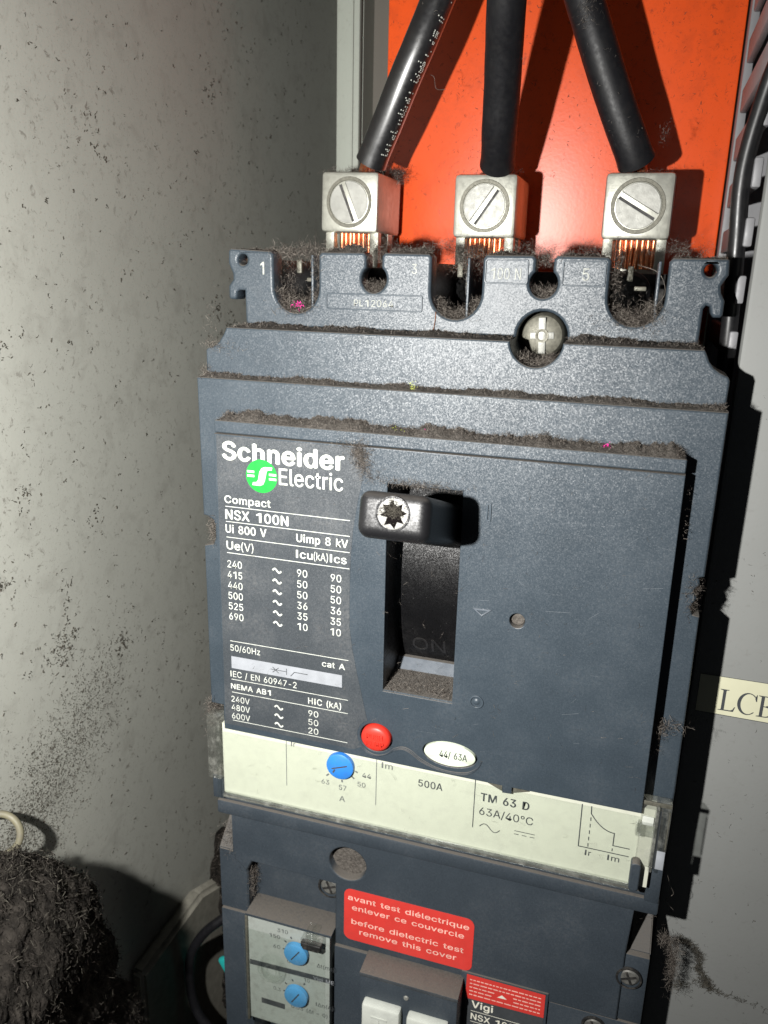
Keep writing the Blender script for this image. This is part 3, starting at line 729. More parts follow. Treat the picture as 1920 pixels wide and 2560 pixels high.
for q in (21.9, 23.6, 25.3): kk.line([(q, -81.5), (q + 1.0, -81.5)], .17)
kk.line([(35.4, -70.6), (35.5, -81.0), (45.8, -81.0)], .22)
kk.line([(37.3, -70.7)] + [(37.4 + 5.0 * t / 12, -76.1 + 3.6 * (1 - t / 12) ** 2.1) for t in range(13)] + [(42.4, -79.1), (45.8, -79.1)], .22)
for q in range(5): kk.line([(37.4, -73.4 - 1.6 * q), (37.45, -74.3 - 1.6 * q)], .2)
kk.line([(42.35, -79.8), (42.35, -80.5)], .2)
kk.text('Ir', 37.0, 38.25, -82.9, 1.35, .008); kk.text('Im', 41.6, 44.0, -82.9, 1.35, .008)
k_.build('lettering', M['print_grey'], plt); kk.build('lettering', M['print_k'], plt)
def dial(name, cx, cy, r, z, mat, parent, ang):
    d = lathe(name, cx, cy, [(0, z), (r * .86, z), (r, z - .25), (r * 1.02, z - 1.2)], mat, parent, 36)
    b = box('slot', cx - r * .62, cx + r * .62, cy - .16, cy + .16, z - .1, z + .03, M['print_k'], d, rot=ang)
    return d
dd = dial('current_dial', -18.1, -73.2, 3.2, .1, M['blue'], cb, .35)
box('pointer', -19.9, -18.9, -74.6, -74.2, -.02, .14, M['print_k'], dd, rot=1.1)
# clear window over the strip: frame rails and end pieces
cv = box('clear_window', -47.9, 46.9, -87.1, -70.4, -.55, -.25, M['clear'], cb)
box('window_edge', -48.1, 46.9, -88.1, -87.15, -1.6, .25, M['clear_thick'], cv, bev=.3)
box('end_piece', -52.4, -48.9, -84.4, -67.2, -4.4, -1.0, M['clear_thick'], cv, bev=.35)
box('end_piece', -50.0, -48.6, -89.6, -69.5, -3.2, -.8, M['clear'], cv, bev=.25)
box('end_piece', 47.0, 52.8, -82.2, -66.3, -3.0, -.6, M['clear_thick'], cv, bev=.4)
box('end_rib', 49.7, 50.4, -82.4, -66.8, -1.2, .5, M['clear_thick'], cv, bev=.2)
box('end_rib', 46.4, 50.0, -74.0, -71.2, -1.0, .9, M['clear_thick'], cv, bev=.4)
box('end_rib', 46.2, 47.4, -74.0, -71.2, -.4, 1.3, M['clear_thick'], cv, bev=.4)
box('end_highlight', 47.4, 49.6, -71.9, -69.9, -.55, -.2, M['white_btn'], cv, bev=.12)  # off-white block added as a painted highlight inside the clear piece
box('end_dust', 47.1, 52.7, -67.3, -66.35, -.62, -.5, M['groovedirt'], cv, bev=.04)
box('end_glint', 51.0, 52.6, -82.0, -77.6, -.62, -.45, M['bar_grey'], cv, bev=.06)  # bright lower corner of the clear piece, a highlight done in pale grey
box('end_dark_line', 50.5, 50.9, -81.8, -68.2, -.62, -.5, M['print_k'], cv)  # dark outlines of the end piece, laid on as thin strips
box('end_dark_line', 52.35, 52.55, -77, -68.2, -.62, -.5, M['groovedirt'], cv)
plate('seal_tab', [rrect(46.3, 48.3, -87.6, -80.6, .9)], -3, 1.0, M['slate_low'], cb, bev=.3)
plate('seal_tab', [rrect(48.5, 50.3, -87.6, -81.0, .3)], -4, -1.6, M['cavity'], cb, bev=.2)
lathe('seal_ring', 49.2, -88.3, [(.4, -2.4), (.45, -1.6), (.8, -1.5), (.85, -2.4)], M['clear'], cb, 16)
for (a_, b_, c_) in ((15.3, 18.6, 1), (21.0, 24.4, -1)):
    tri = [(a_, -69.9), (b_, -69.6), (b_, -71.3)] if c_ > 0 else [(a_, -69.4), (a_, -71.2), (b_, -70.1)]
    plate('moulded_arrow', [tri], -1.2, -.9, M['groovedirt'], plt)
# bottom flange of the breaker
box('bottom_flange', -51.6, 53.2, -95.8, -91.9, -16, -3.0, M['slate_low'], cb, bev=.55)
box('flange_bead', -51.4, 53.0, -91.95, -91.0, -16, -3.8, M['slate_low'], cb, bev=.3)
box('flange_bead', -50.6, 52.6, -91.05, -89.9, -16, -4.1, M['slate'], cb, bev=.35)
box('flange_bead', -50.0, 50.0, -89.95, -88.1, -16, -3.4, M['slate_low'], cb, bev=.3)

# ================================================================== RESIDUAL CURRENT MODULE BELOW
rm = thing('leakage_module', (0, -170, -86), 'slate grey add-on leakage module with red warning sticker and blue dials under the breaker', 'leakage module')
main = [(-48.3, -95.7), (-48.3, -107.5), (-47.6, -109.6), (-45.6, -111.2), (-44.6, -113.5), (-44.4, -127.4), (-20.5, -127.4), (-20.5, -110.3), (-43.5, -108.2), (-43.5, -107.9), (-20.0, -109.9), (-19.9, -127.4), (48.4, -127.4), (48.6, -95.7)]
main = [(-48.3, -95.7), (-48.3, -107.5), (-47.6, -109.6), (-45.6, -111.2), (-44.6, -112.6), (-43.0, -109.0), (-20.4, -109.4), (-20.4, -127.4), (48.0, -127.4), (48.0, -108.6), (48.6, -95.7)]
mp = plate('upper_front', [main, circ(-17.3, -102.6, 4.7, 36, 4.5)], -12, -4.0, M['slate_low'], rm, bev=.4)
lathe('knockout_floor', -17.3, -102.6, [(0, -6.4), (4.75, -6.4)], M['bed'], rm, 36)
box('module_case', -52.8, 53.0, -250, -108.6, -86, -16, M['slate_low'], rm)
box('neck', -47.5, 47.5, -110, -95.9, -60, -11, M['slate_low'], rm)
box('setting_recess', -44.6, -20.3, -127.6, -109.2, -12, -9.5, M['slate_low'], rm)
def wing(name, x0, x1, outer):
    bm = bmesh.new(); prof = [(-108.8, -6.0), (-127.3, -6.0), (-127.3, -20), (-98.5, -20), (-98.5, -17.0)]
    a = [bm.verts.new((x0, y, z)) for y, z in prof]; b = [bm.verts.new((x1, y, z)) for y, z in prof]
    for i in range(5): j = (i + 1) % 5; bm.faces.new((a[i], a[j], b[j], b[i]))
    bm.faces.new(a[::-1]); bm.faces.new(b); bmesh.ops.recalc_face_normals(bm, faces=bm.faces)
    bmesh.ops.bevel(bm, geom=list(bm.edges), offset=.25, segments=2, affect='EDGES')
    link(name, from_bm(bm), M['slate_low'], rm, smooth=40)
wing('side_wing', -53.2, -45.2, -1); wing('side_wing', 48.9, 53.3, 1)
box('side_wing', 47.9, 53.2, -127.4, -108.8, -16, -4.6, M['slate_low'], rm, bev=.3)
box('left_column', -53.2, -44.5, -250, -127.7, -16, -5.8, M['slate_low'], rm, bev=.35)
box('mid_column', -20.5, 12.2, -250, -127.9, -16, -3.8, M['slate_low'], rm, bev=.3)
box('right_column', 32.4, 53.2, -250, -127.7, -16, -4.4, M['slate_low'], rm, bev=.35)
box('plate_bed', 12.0, 32.6, -250, -124.8, -16, -3.6, M['slate_low'], rm, bev=.2)
# settings panel: protruding cap with dusty top, pale plate, dials
box('panel_cap', -44.3, -20.7, -124.4, -123.6, -9.8, -2.1, M['slate_low'], rm, bev=.15)
pp_ = box('settings_plate', -43.6, -21.2, -157.6, -124.5, -9.5, -2.4, M['greyplate'], rm)
box('panel_frame', -44.4, -43.7, -158.5, -124.3, -9.5, -1.9, M['groovedirt'], rm, bev=.15)
p = Print(-2.37)
X = lambda x, z0: 36.34 + (x - 36.34) * (147.734 - (-2.3)) / (147.734 - z0)
Y = lambda y, z0: 34.64 + (y - 34.64) * (147.734 - (-2.3)) / (147.734 - z0)
dz = -8
p.quad((-43.5, Y(-146.6, dz)), (-21.3, Y(-145.6, dz)), (-21.3, Y(-143.9, dz)), (-43.5, Y(-144.9, dz)))
p.rect(X(-43.3, dz), X(-36.3, dz), Y(-158.9, dz), Y(-157.1, dz))
D1 = (X(-31.9, -7), Y(-136.4, -7)); D2 = (X(-32.0, -7), Y(-150.5, -7))
for (cx, cy), angs in ((D1, (118, 152, 190, 232)), (D2, (62, 112, 150, 190, 232))):
    for a_ in angs:
        a_ = math.radians(a_); p.line([(cx + 3.5 * math.cos(a_), cy + 3.5 * math.sin(a_)), (cx + 4.2 * math.cos(a_), cy + 4.2 * math.sin(a_))], .4)
p.text('310', D1[0] - 5.6, D1[0] - 2.7, D1[1] + 4.2, 1.15); p.text('150', D1[0] - 7.9, D1[0] - 4.9, D1[1] + 2.0, 1.15); p.text('60', D1[0] - 6.8, D1[0] - 4.9, D1[1] - 1.2, 1.15); p.text('0', D1[0] - 3.0, D1[0] - 2.1, D1[1] - 4.8, 1.15)
p.text('Δt(ms)', D1[0] + 5.2, D1[0] + 9.9, D1[1] - 3.6, 1.25); p.text('10', D2[0] + 1.7, D2[0] + 3.3, D2[1] + 4.3, 1.15); p.text('IΔn(A)', D2[0] + 5.0, D2[0] + 9.8, D2[1] - 2.6, 1.25)
p.text('0.3', D2[0] - 6.9, D2[0] - 4.9, D2[1] - 1.3, 1.1); p.text('0.03 (Δt = 0)', D2[0] - 1.9, D2[0] + 8.2, D2[1] - 5.6, 1.15)
p.build('lettering', M['print_k'], pp_)
p = Print(-2.33); p.text('Vigi ME', D1[0] + 4.2, D1[0] + 9.8, Y(-145.6, dz), 1.1, .005); p.build('lettering', M['bar_grey'], pp_)
dial('time_dial', D1[0], D1[1], 3.15, -.6, M['blue_pale'], rm, .95); dial('current_dial', D2[0], D2[1], 3.15, -.6, M['blue_pale'], rm, 1.0)
# clear flap in front of the dials with its black seal tab
fl_ = box('clear_flap', -43.4, -21.3, -157.4, -125.6, .35, .6, M['clear'], rm)
cxx, cyy = X(-26.5, -6) + .1, Y(-131.6, -6) + 2.9
box('flap_hinge', cxx - 2.7, cxx + 2.7, cyy + .5, cyy + 1.25, -1.5, 1.2, M['clear_thick'], fl_, bev=.2)
box('flap_stem', cxx - .9, cxx + .9, cyy + .2, cyy + 5.0, -1, 1.6, M['clear'], fl_, bev=.3)
plate('seal_tab', [[(cxx - 2.6, cyy + .3), (cxx + 2.6, cyy + .3), (cxx + 2.6, cyy - .9), (cxx + 1.9, cyy - 1.7), (cxx - 1.9, cyy - 1.7), (cxx - 2.6, cyy - .7)]], -.3, 1.4, M['cavity'], rm, bev=.3)
lathe('clear_boss', D2[0] - 6.6, D2[1] + 7.4, [(1.6, -.4), (1.9, .7), (2.9, .9), (3.4, .4), (3.6, -1.8)], M['clear'], fl_, 30)
box('flap_edge', -40.5, -21.3, -158.9, -158.1, -.5, .9, M['print_w'], fl_, bev=.2)
# red warning sticker
stk = plate('warning_sticker', [rrect(-18.0, 14.3, -124.7, -109.6, 1.8)], -4.0, -3.88, M['red_st'], rm)
p = Print(-3.86)
p.text('avant test diélectrique', -17.0, 13.1, -112.75, 1.45, .012); p.text('enlever ce couvercle', -15.9, 12.0, -115.55, 1.45, .012)
p.text('before dielectric test', -16.0, 12.1, -119.75, 1.45, .012); p.text('remove this cover', -13.9, 10.5, -122.45, 1.45, .012)
p.build('lettering', M['pink_print'], stk)
# protruding button block
bb = box('button_block', -11.4, 12.6, -250, -127.1, -4, 2.9, M['slate_low'], rm, bev=.35)
box('block_brow', -11.5, 12.7, -127.6, -126.5, -4.1, 3.0, M['label_dark'], rm, bev=.2)
for nm, a_, b_, t_ in (('test_button', -10.1, -.6, -133.3), ('reset_button', 1.0, 10.9, -133.6)):
    b0 = box(nm, a_, b_, -150, t_, 2.5, 5.4, M['white_btn'], rm, bev=.7)
p = Print(5.42, .15); p.rect(-7.6, -3.6, -136.6, -136.0); p.rect(-5.8, -5.5, -139, -136.6); p.build('marking', M['white_btn'], rm)
lathe('indicator', .3, -130.4, [(0, 3.3), (.5, 3.2), (.7, 2.8)], M['screwhead'], rm, 16)
# name plate
npl = plate('name_plate', [[(13.3, -125.0), (31.9, -124.9), (32.1, -250), (13.3, -250)]], -3.6, -3.5, M['print_k'], rm)
p = Print(-3.47); p.quad((13.35, -132.3), (31.95, -131.9), (31.9, -125.1), (13.4, -125.1)); p.build('red_field', M['red_st'], npl)
p = Print(-3.44)
for k in range(5):
    y = -126.6 - 1.1 * k
    for (a_, b_) in ((14.2, 31.0),):
        x = a_
        while x < b_:
            L = random.uniform(.5, 1.6); x2 = min(b_, x + L)
            if not (k in (2, 3) and 19.5 < x < 24.5): p.rect(x, x2, y, y + .28)
            x = x2 + .25
p.build('small_print', M['pink_print'], npl)
p = Print(-3.43); p.poly([(20.9, -129.6), (23.2, -129.5), (22.0, -128.6)])
p.text('Vigi', 15.0, 20.1, -134.6, 2.0, .02); p.rect(14.9, 31.5, -135.75, -135.6); p.text('NSX 100/160', 15.0, 31, -138.2, 1.8, .014); p.rect(14.9, 31.5, -139.0, -138.85); p.text('440 V ~', 15, 26, -141.3, 1.7, .004)
p.build('lettering', M['print_soft'], npl)
# crosshead screws
def small_screw(cx, cy, z, r, mat_, ang=.4):
    lathe('screw_hole', cx, cy, [(r * .98, z + .03), (r * 1.16, z + .06), (r * 1.2, z - .4)], M['cavity'], rm, 26)
    s_ = lathe('screw', cx, cy, [(0, z - .15), (r * .7, z - .1), (r * .93, z - .5), (r, z - 3)], mat_, rm, 26)
    box('cross_recess', cx - r * .7, cx + r * .7, cy - .25, cy + .25, z - .2, z + .04, M['cavity'], s_, rot=ang); box('cross_recess', cx - r * .7, cx + r * .7, cy - .25, cy + .25, z - .2, z + .06, M['cavity'], s_, rot=ang + 1.57)
small_screw(-23.9, -115.6, -8.9, 2.6, M['gripscrew']); small_screw(49.3, -114.7, -3.9, 2.4, M['gripscrew']); small_screw(43.2, -130.8, -3.8, 2.3, M['gripscrew'])

# ================================================================== TERMINAL LUGS AND POWER CABLES
lug_lab = ['nickel plated screw lug at the left, slot leaning left like a backslash',
           'nickel plated screw lug in the middle, brightly lit, slot leaning right',
           'nickel plated screw lug at the right, screw slot sloping down to the right']
def make_lug(cx, cy, rot, slot_ang, label):
    t = thing('cable_lug', (cx, cy - 7, -75), label, 'cable lug', 'screw lugs on top of the breaker')
    bm = bmesh.new(); box_bm(bm, cx - 7.6, cx + 7.6, cy - 7.2, cy + 7.2, -75, -55, 1.0, rot)
    link('block', from_bm(bm), M['nickel'], t, smooth=35)
    lathe('screw_collar', cx, cy, [(6.1, -55.1), (5.95, -54.8), (5.25, -54.8), (5.05, -55.1)], M['groovedirt'], t, 48)
    sl = .85; c_, s_ = math.cos(slot_ang), math.sin(slot_ang)
    def half(sg):
        pts = []; a0 = math.asin(sl / 5.0)
        for k in range(19):
            a = a0 + (math.pi - 2 * a0) * k / 18; x, y = 5.0 * math.cos(a), 5.0 * math.sin(a) * sg
            pts.append((cx + x * c_ - y * s_, cy + x * s_ + y * c_))
        return pts
    sc_ = plate('clamp_screw', [half(1)], -58, -54.75, M['screwhead'], t, bev=.12)
    plate('clamp_screw', [half(-1)], -58, -54.75, M['screwhead'], t, bev=.12)
    lathe('slot_floor', cx, cy, [(0, -56.0), (5.05, -56.0)], M['nickel'], t, 36)
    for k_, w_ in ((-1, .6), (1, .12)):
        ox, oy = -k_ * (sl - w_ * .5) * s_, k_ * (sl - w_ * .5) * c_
        box('slot_shade', cx + ox - 4.7, cx + ox + 4.7, cy + oy - w_ / 2, cy + oy + w_ / 2, -56.0, -54.95, M['cavity'], t, rot=slot_ang)  # dark strips put the shade of the unlit slot walls into colour
    for s_ in (-1, 1): box('terminal_tab', cx + s_ * 6.0 - 1.15, cx + s_ * 6.0 + 1.15, 30, cy - 7.0, -60, -57.3, M['nickel'], t, bev=.25)
    box('terminal_bar', cx - 7, cx + 7, 30, cy - 7.1, -70, -66, M['nickel'], t)
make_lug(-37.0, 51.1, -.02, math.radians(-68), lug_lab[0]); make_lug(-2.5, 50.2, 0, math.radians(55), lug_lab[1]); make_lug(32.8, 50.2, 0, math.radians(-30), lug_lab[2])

cab = [((-37.0, 51.1), [(-34.6, 54.5, -58), (-31.0, 61.2, -55.3), (-26.9, 68.5, -53.2), (-22.2, 77.5, -51.2), (-18.4, 85, -50.5), (-15, 93, -51), (-10, 105, -52), (-4, 118, -54)], 'cable', 3.75, 'glossy black power cable leaning right, left of the three, with printed dots'),
       ((-2.5, 50.2), [(-1.6, 55, -62), (-.1, 60.2, -56), (.9, 66.5, -50), (1.8, 73, -45.5), (2.7, 80, -40), (3.8, 87.5, -33.5), (4.8, 97, -28), (6, 112, -24)], 'cable_matt', 4.0, 'dull black power cable running straight up from the middle lug'),
       ((32.8, 50.2), [(33.4, 55.5, -62), (31.0, 60.6, -57), (27.4, 68, -54.5), (23.6, 76.4, -53.5), (20.4, 84, -52.5), (17.5, 91, -52), (12, 104, -51), (5, 120, -50)], 'cable_matt', 4.05, 'dull black power cable leaning left above the right lug, end frayed')]
for i, ((lx, ly), pts, mt, r_, lb) in enumerate(cab):
    t = thing('power_cable', (lx, ly, -65), lb, 'cable', 'power cables above the breaker')
    cp = catmull(pts, 8)
    tube('sheath', cp[(7, 7, 7)[i]:], lambda u: r_ * (1 + .05 * math.exp(-(u * 30) ** 2)), M[mt], t, n=36, wob=.006)
    n_ = 8
    for k in range(n_):
        x = lx - 4.4 + 8.8 * k / (n_ - 1); zz = -61.0 - 1.2 * abs(k - 3.5) / 3.5 + random.uniform(-.3, .3)
        tube('copper_strand', [(x + random.uniform(-.2, .2), 36.5, zz), (x, 41, zz), (x + random.uniform(-.1, .1), 45, zz)], .62, M['copper'], t, n=10)
    for k in range(9):
        a = 2 * math.pi * k / 9
        p0 = np.array(cp[10]) + np.array([2.7 * math.cos(a), 0, 2.7 * math.sin(a)])
        tube('copper_strand', [tuple(p0 + (0, 2, 0)), tuple((p0 * .5 + np.array([lx, ly + 8, -65]) * .5)), (lx + 2 * math.cos(a), ly + 3, -65 + 2 * math.sin(a))], .6, M['copper'], t, n=8)
    if i == 0:     # dotted ink-jet print along the sheath, seen on its right flank
        dots = []
        for q in range(10, len(cp) - 14):
            a_, b_ = np.array(cp[q]), np.array(cp[q + 1]); tdir = (b_ - a_) / np.linalg.norm(b_ - a_)
            for j in range(3):
                c0 = a_ + (b_ - a_) * j / 3
                if random.random() < .5:
                    for e in range(random.choice((1, 2, 3, 4))):
                        ang = math.radians(20 + e * 9 + random.uniform(-3, 3)); side = np.cross(tdir, (0, 0, 1)); side /= np.linalg.norm(side)
                        nn = side * math.cos(ang) + np.array((0, 0, 1)) * math.sin(ang); nn = nn - tdir * (nn @ tdir); nn /= np.linalg.norm(nn)
                        dots.append((c0 + nn * (r_ * 1.008), tdir, np.cross(nn, tdir)))
        V = []; Q = []
        for c0, a_, b_ in dots:
            o_ = len(V); s_ = .13
            V += [c0 - a_ * s_ - b_ * s_, c0 + a_ * s_ - b_ * s_, c0 + a_ * s_ + b_ * s_, c0 - a_ * s_ + b_ * s_]; Q.append((o_, o_ + 1, o_ + 2, o_ + 3))
        link('print_dots', mesh_np(np.array(V), np.array(Q)), M['print_w'], t)

# ================================================================== LOWER LEFT: caked dust, ring, conduit, wire, teal scrap
def blob(name, cen, rad, mat, label, cat, n=90, amp=.12, seed=0):
    u = np.linspace(0, 2 * np.pi, n, endpoint=False); vv = np.linspace(.02, np.pi - .02, n // 2)
    U_, V_ = np.meshgrid(u, vv, indexing='ij')
    d = np.stack([np.cos(U_) * np.sin(V_), np.cos(V_), np.sin(U_) * np.sin(V_)], -1)
    f = np.zeros(U_.shape)
    r_ = np.random.default_rng(seed)
    dd_ = d * np.array(rad) / 30.0; dr_ = 30.0 / np.mean(rad)
    for k in range(40):
        w_ = r_.normal(size=3); w_ /= np.linalg.norm(w_); fr_ = 2.2 * 1.12 ** k; f += np.sin((dd_ @ w_) * fr_ + r_.uniform(0, 6)) / fr_ ** .8 * .8
    f = 1 + amp * f + r_.normal(size=f.shape) * .006
    nr = d / np.array(rad); nr /= np.linalg.norm(nr, axis=-1, keepdims=True)
    P = np.array(cen) + d * np.array(rad) + nr * ((f - 1) * 24)[..., None]
    V = P.reshape(-1, 3); m_ = n // 2
    i = np.arange(n)[:, None]; j = np.arange(m_ - 1)[None, :]
    a = (i % n) * m_ + j; b = ((i + 1) % n) * m_ + j
    Q = np.stack([a, b, b + 1, a + 1], -1).reshape(-1, 4)
    o = link(name, mesh_np(V, Q), M[mat], smooth=None); o.data.shade_smooth()
    tag(o, label, cat); return V
fl_o = box('floor', -81, 110, -264, -260, -170, 60, M['gapfloor']); tag(fl_o, kind='structure')
V = blob('dust_heap', (-66, -143, 60), (13.5, 76, 38), 'clump', 'big dark heap of caked dust and lint at the lower left against the wall', 'dust heap', 420, .15, 3)
sel = V[(V[:, 0] > -80)]; sel = sel[rng.integers(0, len(sel), 30000)]
o = lint('loose_fibre', sel + rng.normal(size=sel.shape) * .5, None, 'clump', .8, .2, 2.2, parent=bpy.data.objects['dust_heap'])
sel = V[(V[:, 0] > -80)]; sel = sel[rng.integers(0, len(sel), 5000)]
lint('loose_fibre', sel + rng.normal(size=sel.shape) * .5, None, 'lint_brown', 1.0, .09, 1.4, parent=bpy.data.objects['dust_heap'])
sel = V[(V[:, 0] > -80)]; sel = sel[rng.integers(0, len(sel), 16000)]
lint('loose_fibre', sel + rng.normal(size=sel.shape) * .6, None, 'lint_dk', 1.3, .10, 1.6, parent=bpy.data.objects['dust_heap'])
tg_ = thing('plastic_ring', (-75, -82, 41), 'yellowed plastic ring half buried in the dust heap at the left edge', 'ring')
tube('ring_band', [(-75.0 + 4.1 * (.95 * math.cos(a) - .1 * math.sin(a)), -74.9 + 4.1 * (.02 * math.cos(a) + .95 * math.sin(a)), 41.3 + 4.1 * (-.3 * math.cos(a) - .27 * math.sin(a))) for a in np.linspace(-1.2, 2 * math.pi * .75, 40)], .72, M['ring'], tg_, n=12)
tr_ = thing('cable_tray', (-76, -200, -20), 'pale grey cable tray side below the dark dust shadow at the wall foot', 'cable tray')
bm = bmesh.new()
pf = [(-149.0, 2), (-149.3, -30), (-158.5, -50), (-172, -80), (-250, -80), (-250, 2)]
a = [bm.verts.new((-78, y, z)) for y, z in pf]; b = [bm.verts.new((-73.5, y - 1.0, z)) for y, z in pf]
for i in range(len(pf)): j = (i + 1) % len(pf); bm.faces.new((a[i], a[j], b[j], b[i]))
bm.faces.new(a[::-1]); bm.faces.new(b); bmesh.ops.recalc_face_normals(bm, faces=bm.faces)
bmesh.ops.bevel(bm, geom=list(bm.edges), offset=1.2, segments=3, affect='EDGES')
link('tray_side', from_bm(bm), M['pale'], tr_, smooth=40)
lw = thing('black_flex', (-72, -165, -20), 'matt black bent cable hanging beside the lower left corner of the leakage module', 'cable')
tube('sheath', catmull([(-50, -138, -30), (-56, -143, -24), (-61, -146.6, -20), (-66.5, -152, -18), (-70.5, -160, -17), (-71.5, -169.5, -17), (-70.6, -178, -17), (-67.5, -184.5, -17), (-62, -190, -18), (-52, -196, -20)]), 1.4, M['cable_matt'], lw, n=18)
tl = thing('teal_scrap', (-61, -171, -24), 'small teal plastic scrap peeking out left of the leakage module', 'scrap')
bm = bmesh.new(); box_bm(bm, -65.5, -58, -174, -166.5, -27, -25, .8, .5); link('scrap_body', from_bm(bm), M['teal'], tl, smooth=40)
V = blob('grime_lump', (-64, -172, -44), (19, 36, 10), 'clump', 'grimy dusty lump behind the teal scrap at the lower left', 'grime', 60, .14, 9)
sel = V[rng.integers(0, len(V), 2500)]; lint('loose_fibre', sel, None, 'lint', 2.4, .12, 1.0, parent=bpy.data.objects['grime_lump'])

# ================================================================== DUST
bed('ledge_dust', -46.3, 46.3, -4.45, -.1, 4.1, 1.35, 'thick grey dust strip on the top edge of the front cover above the logo', 1.3)
bed('ledge_dust', -52.4, 52.4, -7.95, -4.6, 12.2, .7, 'dust strip with stray fibres on the shoulder ledge, second ledge above the logo', 4.1)
bed('ledge_dust', -47.0, 12.6, -16.3, -8.1, 22.5, .6, 'dust strip under the stamped serial number, left of the cross head screw', 2.2)
bed('ledge_dust', 23.2, 47.2, -16.3, -8.1, 22.5, .85, 'dust strip between the cross head screw and the right end of the rail', 5.2)
for (a, b, lab, h) in ((-29, -20.5, 'dust on the rail top below the left lug', 1.2), (-14.5, -5.8, 'dust on the rail top between the left keyhole and middle notch', 1.2), (6, 15, 'dust on the rail top above the 100 N mark', .8), (19.8, 28.8, 'dust on the rail top above the boxed 5', .8), (-50, -40.8, 'dust on the left end of the rail top', .9), (41, 50, 'dust on the right end of the rail top', .6)):
    bed('rail_top_dust', a, b, -21.3, -16.6, 38.1, h, lab, a)
def G(cen, n, r): return clumps([cen], n, r)
def ring_pts(cx, cy, r, n, z0, z1, a0=180, a1=360, th=.7):
    a = np.radians(rng.uniform(a0, a1, n)); rr = r - np.abs(rng.normal(size=n)) * th
    return np.stack([cx + rr * np.cos(a), cy + rr * np.sin(a), rng.uniform(z0, z1, n)], 1)
lint('notch_fluff', np.concatenate([ring_pts(-34.95, 30.9, 5.2, 1100, -23, -16.6, 180, 360, 1.3), G((-38, 38, -20), 500, (2.0, .7, 2)), G((-30.6, 35, -20), 500, (.6, 2.6, 2)), G((-33, 38.6, -19), 260, (1.4, .8, 1)), G((-35, 26.8, -18.5), 900, (2.6, .8, 1.5)), G((-39.5, 34, -24), 160, (.6, 2.5, 2))]), 'brown fluff filling the left U notch of the rail, under numeral 1', L=1.4)
lint('notch_fluff', np.concatenate([ring_pts(0, 30.9, 5.2, 1100, -23, -16.8, 195, 345, .9), G((1.5, 36.8, -24), 900, (2.0, 1.4, 2.5)), G((0, 26.6, -18.5), 500, (2.6, .6, 1.5))]), 'brown fluff in the middle U notch of the rail', L=.9)
lint('notch_fluff', np.concatenate([ring_pts(34.95, 30.9, 5.2, 1000, -23, -16.3, 200, 340, 1.3), G((30.7, 35, -20), 500, (.6, 2.8, 2)), G((34, 26.5, -18), 900, (2.8, .9, 1.5)), G((38, 27.6, -17), 500, (1.6, 1.6, .8))]), 'brown fluff in the right U notch of the rail', L=1.0)
for cx, nm in ((-17.5, 'left'), (17.35, 'right')):
    lint('keyhole_fluff', np.concatenate([ring_pts(cx, 33.1, 2.7, 700, -22, -17, 200, 340, .7), G((cx, 37.6, -19), 250, (1.3, .7, 1.5))]), 'brown fluff in the %s keyhole slot of the rail' % nm, L=1.1)
lint('well_fluff', ring_pts(17.8, 22.8, 4.9, 800, -18, -9, 225, 315, .45), 'brown fluff at the bottom of the deep cross head screw well', L=1.6)
xx = rng.uniform(-32, 48, 5200); xx = xx[rng.uniform(0, 1, len(xx)) < .35 + .6 * n1(xx * 1.3, 3.3)]
lint('backing_fluff', np.stack([xx, 39.0 + np.abs(rng.normal(size=len(xx))) * 1.1 + .8 * np.maximum(0, n1(xx, 8)), rng.uniform(-40, -20, len(xx))], 1), 'hazy brown fluff behind the rail in front of the orange cover', L=1.1, wdt=.05)
for (cx, cy, nm) in ((-37, 51.1, 'left'), (-2.5, 50.2, 'middle'), (32.8, 50.2, 'right')):
    n = 500 if nm == 'left' else 160
    P = np.stack([cx + rng.uniform(-7.5, 7.5, n), cy + 7.3 + np.abs(rng.normal(size=n)) * .35, rng.uniform(-73, -55.5, n)], 1)
    if nm == 'left': P = np.concatenate([P, G((cx + 7.5, cy + 8, -70), 350, (1.3, 1.0, 2))])
    lint('lug_fluff', P, 'fluff lying on top of the %s lug' % nm, L=1.6, wdt=.07)
bits = [((-46.5, 18), 40, 2.0, .8), ((-50.6, 18.9), 130, 1.2, .5), ((-50.5, 24), 40, .6, 2.6), ((-52.6, 13.2), 140, .7, .8), ((-14.4, .2), 640, 1.1, 1.0), ((-13.6, -2.0), 420, .9, 1.2), ((-12.0, -4.2), 120, 1.3, .9), ((-16.5, 1.2), 90, 1.8, .8), ((-2.6, -5.3), 420, 3.9, .22)]
P = []
for (x, y), n, rx, ry in bits:
    z = -7.7 if y > 13 else (-4.3 if x < -50 else (.2 if y < 4 else -4.2))
    q = rng.normal(size=(n, 3)) * (rx, ry, .35) + (x, y, z); P.append(q)
lint('stray_fluff', np.concatenate(P), 'stray fluff by the cover corner between the logo and the black grip, and at the left edge', L=1.0, wdt=.055, flat=(1, 1, .5))
lint('side_notch_fluff', np.concatenate([G((-50.6, -22, -7), 900, (.7, 1.9, 1.2)), G((-52.6, -67, -6), 500, (.7, 1.5, 1.5)), G((-53.2, -71, -7), 250, (.8, 2.0, 1.5))]), 'fluff in the left side notch and at the top of the clear end piece', L=1.3)
lint('side_notch_fluff', np.concatenate([G((50.9, -22.5, -6.0), 1100, (.5, 2.2, .8)), G((48.5, -51, -3.6), 160, (.9, 1.2, .6)), G((51, -50.5, -4), 70, (1.4, .6, .4)), G((47.2, -56, -3.6), 70, (.6, 1.2, .6)), G((47.6, -3, -3), 30, (.3, 1.2, .5)), G((47.7, -9, -3), 30, (.3, 1.2, .5))]), 'fluff in the right side notch and in the shadow gap beside the cover', L=1.5)
